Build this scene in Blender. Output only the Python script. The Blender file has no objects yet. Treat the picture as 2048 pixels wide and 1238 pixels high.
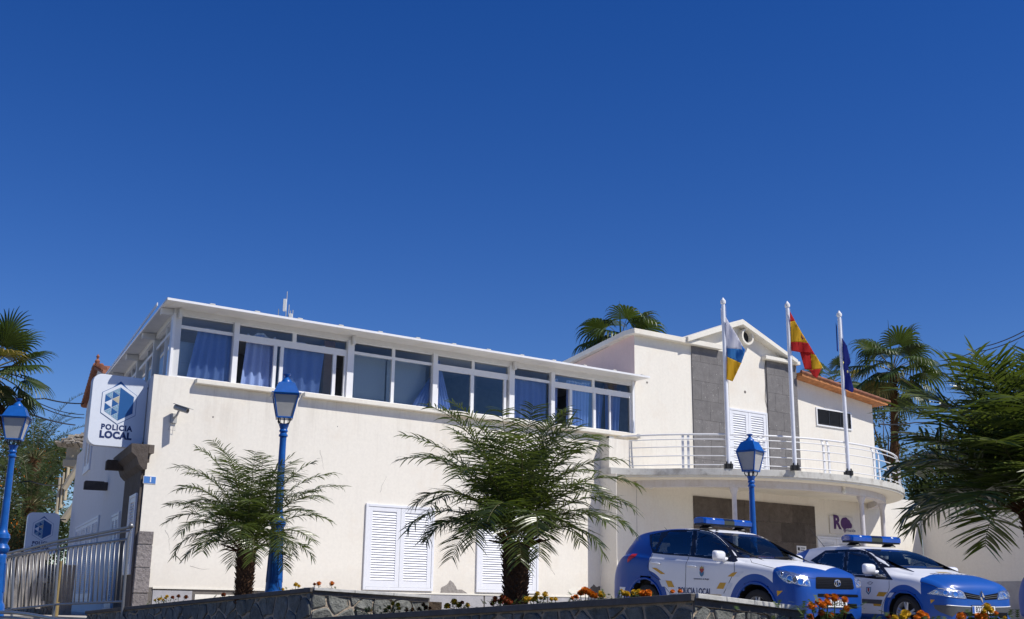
import bpy, bmesh, math, random
from mathutils import Vector, Matrix, Euler
from mathutils.bvhtree import BVHTree
random.seed(7)
SC = bpy.context.scene
COL = SC.collection
R_ = math.radians
F_=2322.0;PI_=math.radians(14.403);RO=math.radians(.789);AN=math.radians(54.766)
cp,sp,cr,sr=math.cos(PI_),math.sin(PI_),math.cos(RO),math.sin(RO)
FW=(0,cp,sp);U0=(0,-sp,cp)
R=(cr,U0[1]*sr,U0[2]*sr);U=(-sr,U0[1]*cr,U0[2]*cr)
EYE=1.6
def ray(px,py):
    a=(px-1024)/F_;b=-(py-619)/F_
    return tuple(FW[i]+R[i]*a+U[i]*b for i in range(3))
def at_y(px,py,Y):
    d=ray(px,py);k=Y/d[1];return (d[0]*k,Y,EYE+d[2]*k)
def at_z(px,py,z):
    d=ray(px,py);k=(z-EYE)/d[2];return (d[0]*k,d[1]*k,z)
def proj(p):
    q=(p[0],p[1],p[2]-EYE);dt=lambda a:sum(x*y for x,y in zip(q,a))
    return (1024+F_*dt(R)/dt(FW),619-F_*dt(U)/dt(FW))
class Fr:
    def __init__(s,o,an,side=1):
        s.o=o;s.d=(math.sin(an),math.cos(an));s.n=(side*s.d[1],-side*s.d[0])
    def p(s,a,z,o=0): return (s.o[0]+s.d[0]*a+s.n[0]*o,s.o[1]+s.d[1]*a+s.n[1]*o,z)
    def px(s,px,py,o=0):
        d=ray(px,py);k=((s.o[0])*s.n[0]+s.o[1]*s.n[1]+o)/(d[0]*s.n[0]+d[1]*s.n[1])
        x,y=d[0]*k-s.o[0],d[1]*k-s.o[1]
        return (x*s.d[0]+y*s.d[1],EYE+d[2]*k)
    def loc(s,p):
        x,y=p[0]-s.o[0],p[1]-s.o[1];return (x*s.d[0]+y*s.d[1],x*s.n[0]+y*s.n[1])
# ---------------------------------------------------------------- geometry helpers
ORG = {}
def V(*a): return Vector(a)
class MB:
    def __init__(s): s.v = []; s.f = []; s.m = []
    def add(s, vs, fs, m=0):
        b = len(s.v); s.v += [tuple(p) for p in vs]
        s.f += [tuple(b + i for i in f) for f in fs]; s.m += [m] * len(fs)
    def quad(s, a, b, c, d, m=0): s.add([a, b, c, d], [(0, 1, 2, 3)], m)
    def tri(s, a, b, c, m=0): s.add([a, b, c], [(0, 1, 2)], m)
    def hexa(s, p, m=0):   # 8 points: bottom loop 0-3, top loop 4-7
        s.add(p, [(3, 2, 1, 0), (4, 5, 6, 7), (0, 1, 5, 4), (1, 2, 6, 5), (2, 3, 7, 6), (3, 0, 4, 7)], m)
    def box(s, c, h, m=0, rot=None):
        c = Vector(c); M = rot or Matrix.Identity(3)
        P = [c + M @ Vector((x * h[0], y * h[1], z * h[2])) for z in (-1, 1) for x, y in ((-1, -1), (1, -1), (1, 1), (-1, 1))]
        s.hexa(P, m)
    def prism(s, a, b, m=0, cap=True):   # two equal loops of points
        n = len(a); fs = [(i, (i + 1) % n, n + (i + 1) % n, n + i) for i in range(n)]
        if cap: fs += [tuple(reversed(range(n))), tuple(range(n, 2 * n))]
        s.add(list(a) + list(b), fs, m)
    def tube(s, path, r, n=8, m=0, cap=True):
        path = [Vector(p) for p in path]; rings = []; N = len(path)
        prev = None
        for i, p in enumerate(path):
            t = (path[min(i + 1, N - 1)] - path[max(i - 1, 0)]).normalized()
            if prev is None:
                u = t.cross(V(0, 0, 1) if abs(t.z) < .9 else V(1, 0, 0)).normalized()
            else:
                u = (prev - t * prev.dot(t)).normalized()
            prev = u; w = t.cross(u)
            rr = r[i] if isinstance(r, (list, tuple)) else r
            rings.append([p + (u * math.cos(k * 2 * math.pi / n) + w * math.sin(k * 2 * math.pi / n)) * rr for k in range(n)])
        vs = [q for g in rings for q in g]; fs = []
        for i in range(N - 1):
            for k in range(n):
                fs.append((i * n + k, i * n + (k + 1) % n, (i + 1) * n + (k + 1) % n, (i + 1) * n + k))
        if cap: fs += [tuple(reversed(range(n))), tuple((N - 1) * n + k for k in range(n))]
        s.add(vs, fs, m)
    def lathe(s, prof, c=(0, 0, 0), n=16, m=0, ang=0, sq=None):   # prof: (r,z)
        vs = []; fs = []
        for r, z in prof:
            for k in range(n):
                a = ang + k * 2 * math.pi / n
                vs.append((c[0] + r * math.cos(a), c[1] + r * math.sin(a), c[2] + z))
        for i in range(len(prof) - 1):
            for k in range(n):
                fs.append((i * n + k, i * n + (k + 1) % n, (i + 1) * n + (k + 1) % n, (i + 1) * n + k))
        fs += [tuple(reversed(range(n))), tuple((len(prof) - 1) * n + k for k in range(n))]
        s.add(vs, fs, m)
    def ball(s, c, r, n=10, m=0, sc=(1, 1, 1)):
        pr = [(max(.001, math.sin(math.pi * i / n)) * r, -math.cos(math.pi * i / n) * r) for i in range(n + 1)]
        b = len(s.v); s.lathe(pr, (0, 0, 0), 2 * n, m)
        for i in range(b, len(s.v)):
            q = s.v[i]; s.v[i] = (c[0] + q[0] * sc[0], c[1] + q[1] * sc[1], c[2] + q[2] * sc[2])
    def build(s, name, mats, parent=None, smooth=False, bevel=0, **kw):
        me = bpy.data.meshes.new(name)
        o0 = ORG.get(parent.name, (0, 0, 0)) if parent else (0, 0, 0)
        vs = [(p[0] - o0[0], p[1] - o0[1], p[2] - o0[2]) for p in s.v] if any(o0) else s.v
        me.from_pydata(vs, [], s.f); me.validate()
        for mt in (mats if isinstance(mats, (list, tuple)) else [mats]): me.materials.append(mt)
        if len(me.polygons) == len(s.m): me.polygons.foreach_set('material_index', s.m)
        bm = bmesh.new(); bm.from_mesh(me)
        if kw.get('merge'): bmesh.ops.remove_doubles(bm, verts=bm.verts, dist=1e-4)
        if kw.get('recalc', True): bmesh.ops.recalc_face_normals(bm, faces=bm.faces)
        bm.to_mesh(me); bm.free()
        if smooth:
            me.polygons.foreach_set('use_smooth', [True] * len(me.polygons))
            if smooth != 'all':
                try: me.set_sharp_from_angle(angle=R_(smooth if smooth is not True else 40))
                except Exception: pass
        o = bpy.data.objects.new(name, me); COL.objects.link(o)
        if parent: o.parent = parent; ORG[o.name] = o0
        if bevel:
            b = o.modifiers.new('bevel', 'BEVEL'); b.width = bevel; b.segments = 2; b.limit_method = 'ANGLE'
        return o
def tag(o, label=None, cat=None, group=None, kind=None):
    for k, v in (('label', label), ('category', cat), ('group', group), ('kind', kind)):
        if v: o[k] = v
    return o
def thing(name, loc, label=None, cat=None, group=None):
    o = bpy.data.objects.new(name, None); COL.objects.link(o); o.location = loc
    o.empty_display_size = .1
    ORG[o.name] = tuple(loc); return tag(o, label, cat, group)
def solo(mb, name, mats, label, cat, group=None, **kw):   # top-level thing that is one mesh, origin at its base
    c = [sum(p[i] for p in mb.v) / len(mb.v) for i in (0, 1)]; z = min(p[2] for p in mb.v)
    o0 = (c[0], c[1], z); mb.v = [(p[0] - c[0], p[1] - c[1], p[2] - z) for p in mb.v]
    o = mb.build(name, mats, None, **kw); o.location = o0
    return tag(o, label, cat, group)
def copy_tree(o, loc, rz=0, label=None, scale=None):
    def cp(a, par):
        b = a.copy(); COL.objects.link(b); b.parent = par
        for k in [x for x in bpy.data.objects if x.parent == a]: cp(k, b)
        return b
    c = cp(o, None); c.location = loc; c.rotation_euler = (0, 0, rz)
    if label: c['label'] = label
    if scale: c.scale = scale
    return c
def fbox(mb, fr, s0, s1, z0, z1, o0, o1, m=0):
    mb.hexa([fr.p(s0, z0, o0), fr.p(s1, z0, o0), fr.p(s1, z0, o1), fr.p(s0, z0, o1),
             fr.p(s0, z1, o0), fr.p(s1, z1, o0), fr.p(s1, z1, o1), fr.p(s0, z1, o1)], m)
def fprism(mb, fr, pts, o0, o1, m=0):
    mb.prism([fr.p(s, z, o0) for s, z in pts], [fr.p(s, z, o1) for s, z in pts], m)
# ---------------------------------------------------------------- material helpers
class X:   # tiny expression language on shader sockets
    nt = None
    def __init__(s, k): s.k = k
    @staticmethod
    def op(o, *a):
        n = X.nt.nodes.new('ShaderNodeMath'); n.operation = o
        for i, x in enumerate(a):
            k = x.k if isinstance(x, X) else x
            if isinstance(k, (int, float)): n.inputs[i].default_value = k
            else: X.nt.links.new(k, n.inputs[i])
        return X(n.outputs[0])
    def __add__(s, o): return X.op('ADD', s, o)
    __radd__ = __add__
    def __sub__(s, o): return X.op('SUBTRACT', s, o)
    def __rsub__(s, o): return X.op('SUBTRACT', o, s)
    def __mul__(s, o): return X.op('MULTIPLY', s, o)
    __rmul__ = __mul__
    def min(s, o): return X.op('MINIMUM', s, o)
    def max(s, o): return X.op('MAXIMUM', s, o)
    def gt(s, o): return X.op('GREATER_THAN', s, o)
    def abs(s): return X.op('ABSOLUTE', s)
    def step(s, w=.003):   # soft step
        n = X.nt.nodes.new('ShaderNodeMapRange'); n.inputs[1].default_value = -w; n.inputs[2].default_value = w
        X.nt.links.new(s.k, n.inputs[0]); return X(n.outputs[0])
def inpoly(x, z, pts):   # signed: >0 inside a convex polygon given counter-clockwise or clockwise
    ar = sum(pts[i][0] * pts[(i + 1) % len(pts)][1] - pts[(i + 1) % len(pts)][0] * pts[i][1] for i in range(len(pts)))
    if ar < 0: pts = pts[::-1]
    r = None
    for i, (ax, az) in enumerate(pts):
        bx, bz = pts[(i + 1) % len(pts)]; L = math.hypot(bx - ax, bz - az) or 1
        nx, nz = -(bz - az) / L, (bx - ax) / L
        e = x * nx + z * nz - (ax * nx + az * nz)
        r = e if r is None else r.min(e)
    return r
def new_mat(name):
    m = bpy.data.materials.new(name); m.use_nodes = True
    nt = m.node_tree; X.nt = nt
    return m, nt, nt.nodes['Principled BSDF']
def coords(nt, kind='Object'):
    n = nt.nodes.new('ShaderNodeTexCoord'); return n.outputs[kind]
def noise(nt, vec, scale, detail=4, rough=.6, dim='Fac', dist=0):
    n = nt.nodes.new('ShaderNodeTexNoise'); n.inputs['Scale'].default_value = scale
    n.inputs['Detail'].default_value = detail; n.inputs['Roughness'].default_value = rough; n.inputs['Distortion'].default_value = dist
    nt.links.new(vec, n.inputs['Vector']); return n.outputs[dim]
def ramp(nt, fac, stops):
    n = nt.nodes.new('ShaderNodeValToRGB'); e = n.color_ramp.elements
    while len(e) < len(stops): e.new(.5)
    for i, (p, c) in enumerate(stops):
        e[i].position = p; e[i].color = (c[0], c[1], c[2], 1)
    nt.links.new(fac, n.inputs[0]); return n.outputs[0]
def mixc(nt, fac, a, b, mode='MIX'):
    n = nt.nodes.new('ShaderNodeMix'); n.data_type = 'RGBA'; n.blend_type = mode
    for k, i in ((fac, 0), (a, 6), (b, 7)):
        k = k.k if isinstance(k, X) else k
        if isinstance(k, (int, float)): n.inputs[i].default_value = k
        elif isinstance(k, tuple): n.inputs[i].default_value = (k[0], k[1], k[2], 1)
        else: nt.links.new(k, n.inputs[i])
    return n.outputs[2]
def bump(nt, b, h, strength=.3, dist=.02):
    n = nt.nodes.new('ShaderNodeBump'); n.inputs['Strength'].default_value = strength; n.inputs['Distance'].default_value = dist
    nt.links.new(h, n.inputs['Height'])
    if b.inputs['Normal'].is_linked: nt.links.new(b.inputs['Normal'].links[0].from_socket, n.inputs['Normal'])
    nt.links.new(n.outputs[0], b.inputs['Normal'])
def mat(name, c, rough=.6, var=.12, scale=6, metal=0, bmp=0, bscale=60, spec=.5, coat=0, bdist=.01):
    m, nt, b = new_mat(name)
    co = coords(nt)
    f = noise(nt, co, scale, 5)
    lo = tuple(max(0, x * (1 - var)) for x in c); hi = tuple(min(1, x * (1 + var)) for x in c)
    nt.links.new(ramp(nt, f, [(.3, lo), (.7, hi)]), b.inputs['Base Color'])
    b.inputs['Roughness'].default_value = rough; b.inputs['Metallic'].default_value = metal
    b.inputs['Specular IOR Level'].default_value = spec; b.inputs['Coat Weight'].default_value = coat
    if bmp: bump(nt, b, noise(nt, co, bscale, 6), bmp, bdist)
    return m
M = {}
def stucco(name, c, stain, amt=.5, lo=.52, bs=.55, sk=.11, grime=False):
    m, nt, b = new_mat(name); co = coords(nt)
    big = noise(nt, co, bs, 7, .7); fine = noise(nt, co, 14, 5)
    base = ramp(nt, fine, [(.3, tuple(x * .96 for x in c)), (.7, tuple(min(1, x * 1.03) for x in c))])
    mk = ramp(nt, big, [(lo, (0, 0, 0)), (lo + .22, (amt,) * 3)])
    mp = nt.nodes.new('ShaderNodeMapping'); mp.inputs['Scale'].default_value = (5, 5, .35)
    nt.links.new(co, mp.inputs[0])
    st = ramp(nt, noise(nt, mp.outputs[0], 1.6, 5, .7), [(.5, (0, 0, 0)), (.82, (sk,) * 3)])
    c1 = mixc(nt, mk, base, stain); c2 = mixc(nt, st, c1, (.42, .37, .31))
    if grime:   # drip dirt below the ledge line and splash dirt along the foot of the wall
        sp_ = nt.nodes.new('ShaderNodeSeparateXYZ'); nt.links.new(co, sp_.inputs[0]); z = X(sp_.outputs[2]); X.nt = nt
        m2 = nt.nodes.new('ShaderNodeMapping'); m2.inputs['Scale'].default_value = (3.2, 3.2, .22); nt.links.new(co, m2.inputs[0])
        dr = X(ramp(nt, noise(nt, m2.outputs[0], 1.3, 6, .7), [(.5, (0, 0, 0)), (.72, (1, 1, 1))]))
        up = ((z - 3.6) * .6).max(0 * z).min(0 * z + 1) * (5.4 - z).gt(0)
        c2 = mixc(nt, dr * up * .38, c2, (.40, .35, .28))
        ft = ((1.25 - z) * 1.4).max(0 * z).min(0 * z + 1) * X(noise(nt, co, 2.4, 6, .7))
        c2 = mixc(nt, ft * .55, c2, (.46, .41, .34))
    nt.links.new(c2, b.inputs['Base Color']); b.inputs['Roughness'].default_value = .85
    b.inputs['Specular IOR Level'].default_value = .25
    bump(nt, b, noise(nt, co, 60, 4), .18, .004); bump(nt, b, noise(nt, co, 2.5, 3), .10, .04)
    return m
M['plaster'] = stucco('cream_plaster', (.81, .768, .678), (.74, .655, .54), .6, .5, grime=True)
M['plaster_shed'] = stucco('pinkish_plaster', (.74, .56, .50), (.72, .48, .40), .5)
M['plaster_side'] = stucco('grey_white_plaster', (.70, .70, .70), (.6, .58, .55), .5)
M['trim'] = stucco('cream_trim', (.80, .765, .67), (.6, .5, .38), .45, .5)
M['concrete'] = stucco('peeling_concrete', (.58, .57, .52), (.20, .18, .15), .85, .5, 2.6, .5)
M['beam'] = stucco('beam_paint', (.62, .60, .62), (.45, .38, .32), .5, .5, 1.5, .4)
M['soffit'] = stucco('soffit_paint', (.80, .76, .66), (.5, .42, .32), .35)
M['white'] = mat('white_aluminium', (.82, .82, .82), .35, .03)
M['panelw'] = mat('white_panel', (.74, .74, .73), .5, .06, 2)
M['shutter'] = mat('white_painted_shutter', (.78, .79, .82), .45, .03)
M['rail'] = mat('white_rail_paint', (.80, .80, .80), .4, .05, 8)
M['alu'] = mat('flagpole_white', (.82, .83, .86), .3, .03, 5, 0)
M['black'] = mat('black_rubber', (.015, .015, .015), .6, .2)
M['dark'] = mat('dark_interior', (.03, .03, .03), .8, .2)
M['floor_in'] = mat('interior_floor', (.25, .22, .2), .7)
M['wall_in'] = mat('interior_wall', (.35, .36, .38), .8)
M['orange_in'] = mat('interior_wood', (.35, .2, .08), .6)
M['steel'] = mat('stainless_steel', (.30, .30, .295), .4, .04, 5, .7)
M['lampblue'] = mat('lamp_blue_paint', (.007, .095, .37), .36, .16, 7, 0, .15, 30, .4, .12)
M['frost'] = mat('frosted_lamp_glass', (.46, .45, .42), .5, .12, 3, 0, 0, 10, .25)
M['iron'] = mat('black_iron', (.02, .02, .022), .45, .2, 0)
M['cctv'] = mat('camera_grey', (.42, .42, .40), .4, .05)
M['bulb'] = mat('glass_globe', (.7, .7, .66), .15, .05)
M['red'] = mat('red_plastic', (.5, .02, .02), .25, .1)
M['tile'] = mat('terracotta_tile', (.26, .10, .055), .8, .35, 5, 0, .5, 30)
M['edge_o'] = mat('orange_roof_edge', (.50, .20, .07), .8, .35, 6, 0, .5, 25)
M['cable'] = mat('black_cable', (.02, .02, .02), .6)
M['soil'] = mat('garden_soil', (.07, .05, .035), .95, .5, 9, 0, 1, 15, .2, 0, .05)
M['asphalt'] = mat('street_asphalt', (.16, .155, .15), .9, .25, 12, 0, .6, 80)
M['paving'] = mat('pale_paving', (.50, .46, .40), .85, .12, 2, 0, .4, 30)
M['wood'] = mat('wooded_slope_green', (.035, .05, .02), .95, .5, .6, 0, 1, 2, .2, 0, .5)
M['yard'] = mat('yard_paving', (.32, .30, .28), .85, .2, 2, 0, .4, 30)
M['hillm'] = mat('dry_hill', (.16, .12, .08), .95, .4, .05, 0, 1, .5, .2, 0, .5)
def stone_mat(name, a, b_, sc=7, pits=False, bs=.8):
    m, nt, b = new_mat(name); co = coords(nt)
    f = noise(nt, co, sc, 8, .7)
    c = ramp(nt, f, [(.3, a), (.7, b_)])
    g = nt.nodes.new('ShaderNodeNewGeometry'); hv = nt.nodes.new('ShaderNodeHueSaturation'); mr = nt.nodes.new('ShaderNodeMapRange'); mr.inputs[3].default_value = .93 if pits else .78; mr.inputs[4].default_value = 1.07 if pits else 1.25
    nt.links.new(g.outputs['Random Per Island'], mr.inputs[0]); nt.links.new(mr.outputs[0], hv.inputs['Value']); nt.links.new(c, hv.inputs['Color']); c = hv.outputs[0]
    if pits:
        p = noise(nt, co, 38, 3, .5); mk = ramp(nt, p, [(.67, (0, 0, 0)), (.7, (1, 1, 1))]); c = mixc(nt, mk, c, (.03, .03, .03))
        p2 = noise(nt, co, 21, 2, .5, dist=.6); mk2 = ramp(nt, p2, [(.70, (0, 0, 0)), (.73, (1, 1, 1))]); c = mixc(nt, mk2, c, (.55, .53, .5))
    nt.links.new(c, b.inputs['Base Color']); b.inputs['Roughness'].default_value = .85; b.inputs['Specular IOR Level'].default_value = .3
    bump(nt, b, noise(nt, co, 40, 8, .75), bs, .012); bump(nt, b, noise(nt, co, 9, 4), bs, .03)
    return m
M['stone_face'] = stone_mat('cladding_stone', (.15, .142, .14), (.215, .205, .20), 4, True, .25)
M['stone_dark'] = stone_mat('portal_stone', (.075, .06, .05), (.13, .11, .095), 5, False, .5)
M['quoin'] = stone_mat('quoin_stone', (.16, .145, .14), (.30, .27, .26), 14, False, 1.6)
M['basalt'] = stone_mat('basalt_stone', (.105, .11, .10), (.27, .275, .25), 9, False, 1.3)
M['mortar'] = stone_mat('wall_mortar', (.36, .29, .21), (.50, .42, .33), 14, False, 1.2)
M['capw'] = stone_mat('pale_cap_stone', (.5, .5, .47), (.72, .71, .67), 10, False, .3)
M['render'] = stone_mat('dark_cement', (.10, .09, .08), (.18, .16, .14), 6, False, .4)
M['plinth'] = stone_mat('plinth_slab', (.30, .30, .31), (.42, .41, .42), 3, False, .2)
M['render_lt'] = stone_mat('exposed_render', (.22, .20, .18), (.36, .33, .30), 12, False, .8)
M['rubble'] = stone_mat('rubble_stone', (.22, .19, .15), (.45, .40, .33), 8, False, 1)
def leafmat(name, a, b_, rough=.38, spec=.5, tr=.25, coat=0):
    m, nt, b = new_mat(name); co = coords(nt)
    g = nt.nodes.new('ShaderNodeNewGeometry')
    f = noise(nt, co, 2.2, 3)
    c = ramp(nt, f, [(.35, a), (.7, b_)])
    r = nt.nodes.new('ShaderNodeHueSaturation'); mr = nt.nodes.new('ShaderNodeMapRange'); mr.inputs[3].default_value = .65; mr.inputs[4].default_value = 1.45
    nt.links.new(g.outputs['Random Per Island'], mr.inputs[0]); nt.links.new(mr.outputs[0], r.inputs['Value']); nt.links.new(c, r.inputs['Color'])
    nt.links.new(r.outputs[0], b.inputs['Base Color']); b.inputs['Roughness'].default_value = rough; b.inputs['Specular IOR Level'].default_value = spec
    t = nt.nodes.new('ShaderNodeBsdfTranslucent'); nt.links.new(mixc(nt, .5, r.outputs[0], (.16, .22, .02)), t.inputs[0])
    mx = nt.nodes.new('ShaderNodeMixShader'); mx.inputs[0].default_value = tr
    nt.links.new(b.outputs[0], mx.inputs[1]); nt.links.new(t.outputs[0], mx.inputs[2])
    nt.links.new(mx.outputs[0], nt.nodes['Material Output'].inputs[0])
    return m
M['pygmy'] = leafmat('pygmy_palm_leaf', (.042, .066, .012), (.115, .145, .028), .30, .55, .38)
M['fan'] = leafmat('fan_palm_leaf', (.022, .045, .010), (.06, .095, .02), .42, .5)
M['fanyellow'] = leafmat('yellowing_fan_leaf', (.14, .11, .02), (.28, .19, .05), .5, .4)
M['canary'] = leafmat('date_palm_leaf', (.025, .045, .012), (.07, .10, .03), .45, .4)
M['bush'] = leafmat('bush_leaf', (.02, .036, .010), (.055, .075, .02), .6, .3)
M['olive'] = leafmat('olive_leaf', (.03, .04, .015), (.09, .10, .04), .6, .3)
M['mleaf'] = leafmat('marigold_leaf', (.03, .06, .012), (.08, .12, .03), .6, .3)
M['orange'] = leafmat('orange_petal', (.62, .13, .006), (.80, .24, .01), .6, .2, .3)
M['yellow'] = leafmat('yellow_petal', (.55, .32, .01), (.78, .50, .03), .6, .2, .3)
M['maroon'] = leafmat('rust_petal', (.13, .015, .005), (.26, .05, .01), .6, .2, .2)
M['bark'] = mat('palm_bark', (.10, .052, .024), .95, .5, 14, 0, 1, 30, .15, 0, .03)
M['barkd'] = mat('old_palm_bark', (.125, .068, .038), .95, .45, 5, 0, 1, 14, .15, 0, .05)
M['petiole'] = mat('palm_petiole', (.10, .09, .025), .6, .3)
M['twig'] = mat('twig_wood', (.07, .05, .035), .9, .3)
# ---------------------------------------------------------------- glass
def glass(name, tint=(.55, .62, .66), mixr=.0, kf=1.0, rough=0.0, refl=(1, 1, 1)):
    m, nt, b = new_mat(name); nt.nodes.remove(b)
    tr = nt.nodes.new('ShaderNodeBsdfTransparent'); tr.inputs[0].default_value = (*tint, 1)
    gl = nt.nodes.new('ShaderNodeBsdfGlossy'); gl.inputs['Roughness'].default_value = rough; gl.inputs[0].default_value = (*refl, 1)
    fr = nt.nodes.new('ShaderNodeFresnel'); fr.inputs[0].default_value = 1.5
    bp = nt.nodes.new('ShaderNodeBump'); bp.inputs['Strength'].default_value = .12; bp.inputs['Distance'].default_value = .01; nt.links.new(noise(nt, coords(nt), 1.8, 2), bp.inputs['Height']); nt.links.new(bp.outputs[0], gl.inputs['Normal'])
    a = X.op('ADD', X(fr.outputs[0]) * kf, mixr)
    mx = nt.nodes.new('ShaderNodeMixShader'); nt.links.new(a.k, mx.inputs[0])
    nt.links.new(tr.outputs[0], mx.inputs[1]); nt.links.new(gl.outputs[0], mx.inputs[2])
    nt.links.new(mx.outputs[0], nt.nodes['Material Output'].inputs[0]); return m
M['glass'] = glass('window_glass', (.84, .91, .97), .02, .7)
M['carglass'] = glass('car_glass', (.28, .32, .33), .0, .2)
M['screen'] = glass('windscreen_glass', (.55, .62, .63), .02, .6)
M['lens'] = glass('headlamp_lens', (.9, .92, .95), .04)
# ---------------------------------------------------------------- camera, light, sky
cam = bpy.data.cameras.new('camera'); camo = bpy.data.objects.new('camera', cam); COL.objects.link(camo)
cam.sensor_width = 36; cam.lens = F_ / 2048 * 36; cam.clip_end = 3000; cam.clip_start = .1
Mx = Matrix(((R[0], U[0], -FW[0], 0), (R[1], U[1], -FW[1], 0), (R[2], U[2], -FW[2], EYE), (0, 0, 0, 1)))
camo.matrix_world = Mx; SC.camera = camo
C0 = at_y(302, 1174, 26.5)
A = Fr(C0, AN, 1); S = Fr(C0, R_(-25.3), -1); SC_ = -.365; S2 = Fr(A.p(SC_, 0), R_(-25.3), -1)
SB, SCZ = .60, 1.44
sd = Vector((A.n[0] + SB * A.d[0], A.n[1] + SB * A.d[1], SCZ)).normalized()
sun = bpy.data.lights.new('sun', 'SUN'); sun.energy = 4.6; sun.angle = R_(.53); sun.color = (1, .955, .88)
so = bpy.data.objects.new('sun', sun); COL.objects.link(so); so.rotation_euler = sd.to_track_quat('Z', 'Y').to_euler(); so.location = (0, 0, 40)
W = bpy.data.worlds.new('World'); SC.world = W; W.use_nodes = True; wn = W.node_tree
sky = wn.nodes.new('ShaderNodeTexSky'); sky.sky_type = 'NISHITA'; sky.sun_disc = False
sky.sun_elevation = math.asin(sd.z); sky.sun_rotation = math.atan2(sd.x, sd.y)
sky.air_density = 1.0; sky.dust_density = 0.0; sky.ozone_density = 4.0; sky.altitude = 600
hs = wn.nodes.new('ShaderNodeHueSaturation'); hs.inputs['Hue'].default_value = .5195; hs.inputs['Saturation'].default_value = 1.335; hs.inputs['Value'].default_value = 1.18
wn.links.new(sky.outputs[0], hs.inputs['Color']); wn.links.new(hs.outputs[0], wn.nodes['Background'].inputs[0])
wn.nodes['Background'].inputs[1].default_value = .085
SC.view_settings.view_transform = 'Standard'; SC.view_settings.look = 'None'; SC.view_settings.exposure = 0; SC.view_settings.gamma = 1
SC.cycles.max_bounces = 8; SC.cycles.transparent_max_bounces = 24; SC.cycles.use_denoising = True
# ---------------------------------------------------------------- ground
def sheet(name, pts, z, m, zb=None):
    mb = MB(); n = len(pts)
    if zb is None: mb.add([(x, y, z) for x, y in pts], [tuple(range(n))])
    else: mb.prism([(x, y, zb) for x, y in pts], [(x, y, z) for x, y in pts])
    return tag(mb.build(name, m), kind='structure')
sheet('ground', [(-600, -600), (600, -600), (600, 900), (-600, 900)], 0, M['asphalt'])
K1 = at_y(625, 1175, 15.0); E1 = (-9.4, 24.6); L1 = (K1[0] + A.d[0] * 1.9, K1[1] + A.d[1] * 1.9)
K2 = at_y(1385, 1187, 9.0); E2 = (K2[0] - A.n[0] * 6.6, K2[1] - A.n[1] * 6.6); L2 = (K2[0] + A.d[0] * 1.22, K2[1] + A.d[1] * 1.22)
sheet('yard', [(-60, 25.2), (-9.6, 25.2), (-7.0, 22.0), (-2.6, 15.6), (-1.0, 15.3), (1.6, 12.0), (3.0, 9.9), (60, 9.9), (60, 140), (-60, 140)], 1.30, M['paving'], -.2)
sheet('pavement', [(-60, 4.2), (60, 4.2), (60, 6.0), (-60, 6.0)], .13, M['yard'], -.2)
def bed(pts): mb = MB(); n = len(pts); mb.prism([(x, y, .6) for x, y, z in pts], pts); tag(mb.build('garden_bed', M['soil']), kind='structure')
bed([(K1[0] - .02, K1[1] + .14, 1.72), (L1[0], L1[1] + .3, 1.66), (-1.5, 22, 1.66), (-7.4, 25.6, 1.45), (-8.6, 24.6, 1.26), (-6.1, 20.4, 1.40)])
bed([(K2[0] + .02, K2[1] + .22, 1.62), (L2[0] - .05, L2[1] + .25, 1.5), (2.2, 14.2, 1.5), (-.6, 16.0, 1.3), (E2[0] + .3, E2[1] + .1, 1.34)])
sheet('garden_bed', [(2.05, 6.7), (8.0, 7.4), (8.0, 9.9), (3.0, 9.9), (2.4, 9.3)], 1.16, M['soil'], -.1)
# far hillside
mb = MB()
hp = []
for i in range(41):
    a = R_(-75 + i * 3.75); hp.append((math.sin(a), math.cos(a), 3 + 2.2 * math.sin(i * .7) + 1.5 * math.sin(i * 1.9)))
for r, k in ((120, 0), (170, .5), (240, 1)):
    pass
rows = [[(x * r, y * r, (h * k - .3)) for x, y, h in hp] for r, k in ((110, 0), (150, .6), (200, 1.0), (260, .6))]
for j in range(3):
    for i in range(40): mb.quad(rows[j][i], rows[j][i + 1], rows[j + 1][i + 1], rows[j + 1][i])
tag(mb.build('hills', M['hillm'], smooth='all'), kind='structure')
# wooded slope across the street, behind the viewpoint (it is what the panes and the car bodies mirror)
mb = MB(); rn = random.Random(99)
rows = []
for j, (r, h) in enumerate(((38, 0), (42, 5), (50, 8.5), (62, 11), (80, 12))):
    rows.append([(math.sin(R_(95 + i * 3)) * (r + rn.uniform(-2, 2)), math.cos(R_(95 + i * 3)) * (r + rn.uniform(-2, 2)), -.3 if j == 0 else h + rn.uniform(-1.2, 1.2)) for i in range(58)])
for j in range(4):
    for i in range(57): mb.quad(rows[j][i], rows[j][i + 1], rows[j + 1][i + 1], rows[j + 1][i])
tag(mb.build('hills', M['wood'], smooth='all'), kind='structure')
# ---------------------------------------------------------------- building
SX = A.px(1271, 868)[0]
ZS = 6.70          # sill
GZ = 5.56          # balcony floor
BK = .149
bld = thing('police_station', C0[:2] + (1.3,), 'cream two-storey police station with a glazed upper gallery, curved balcony and gabled entrance bay', 'building')
def part(mb, n, m, par=bld, **k): return mb.build(n, m, par, **k)
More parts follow.
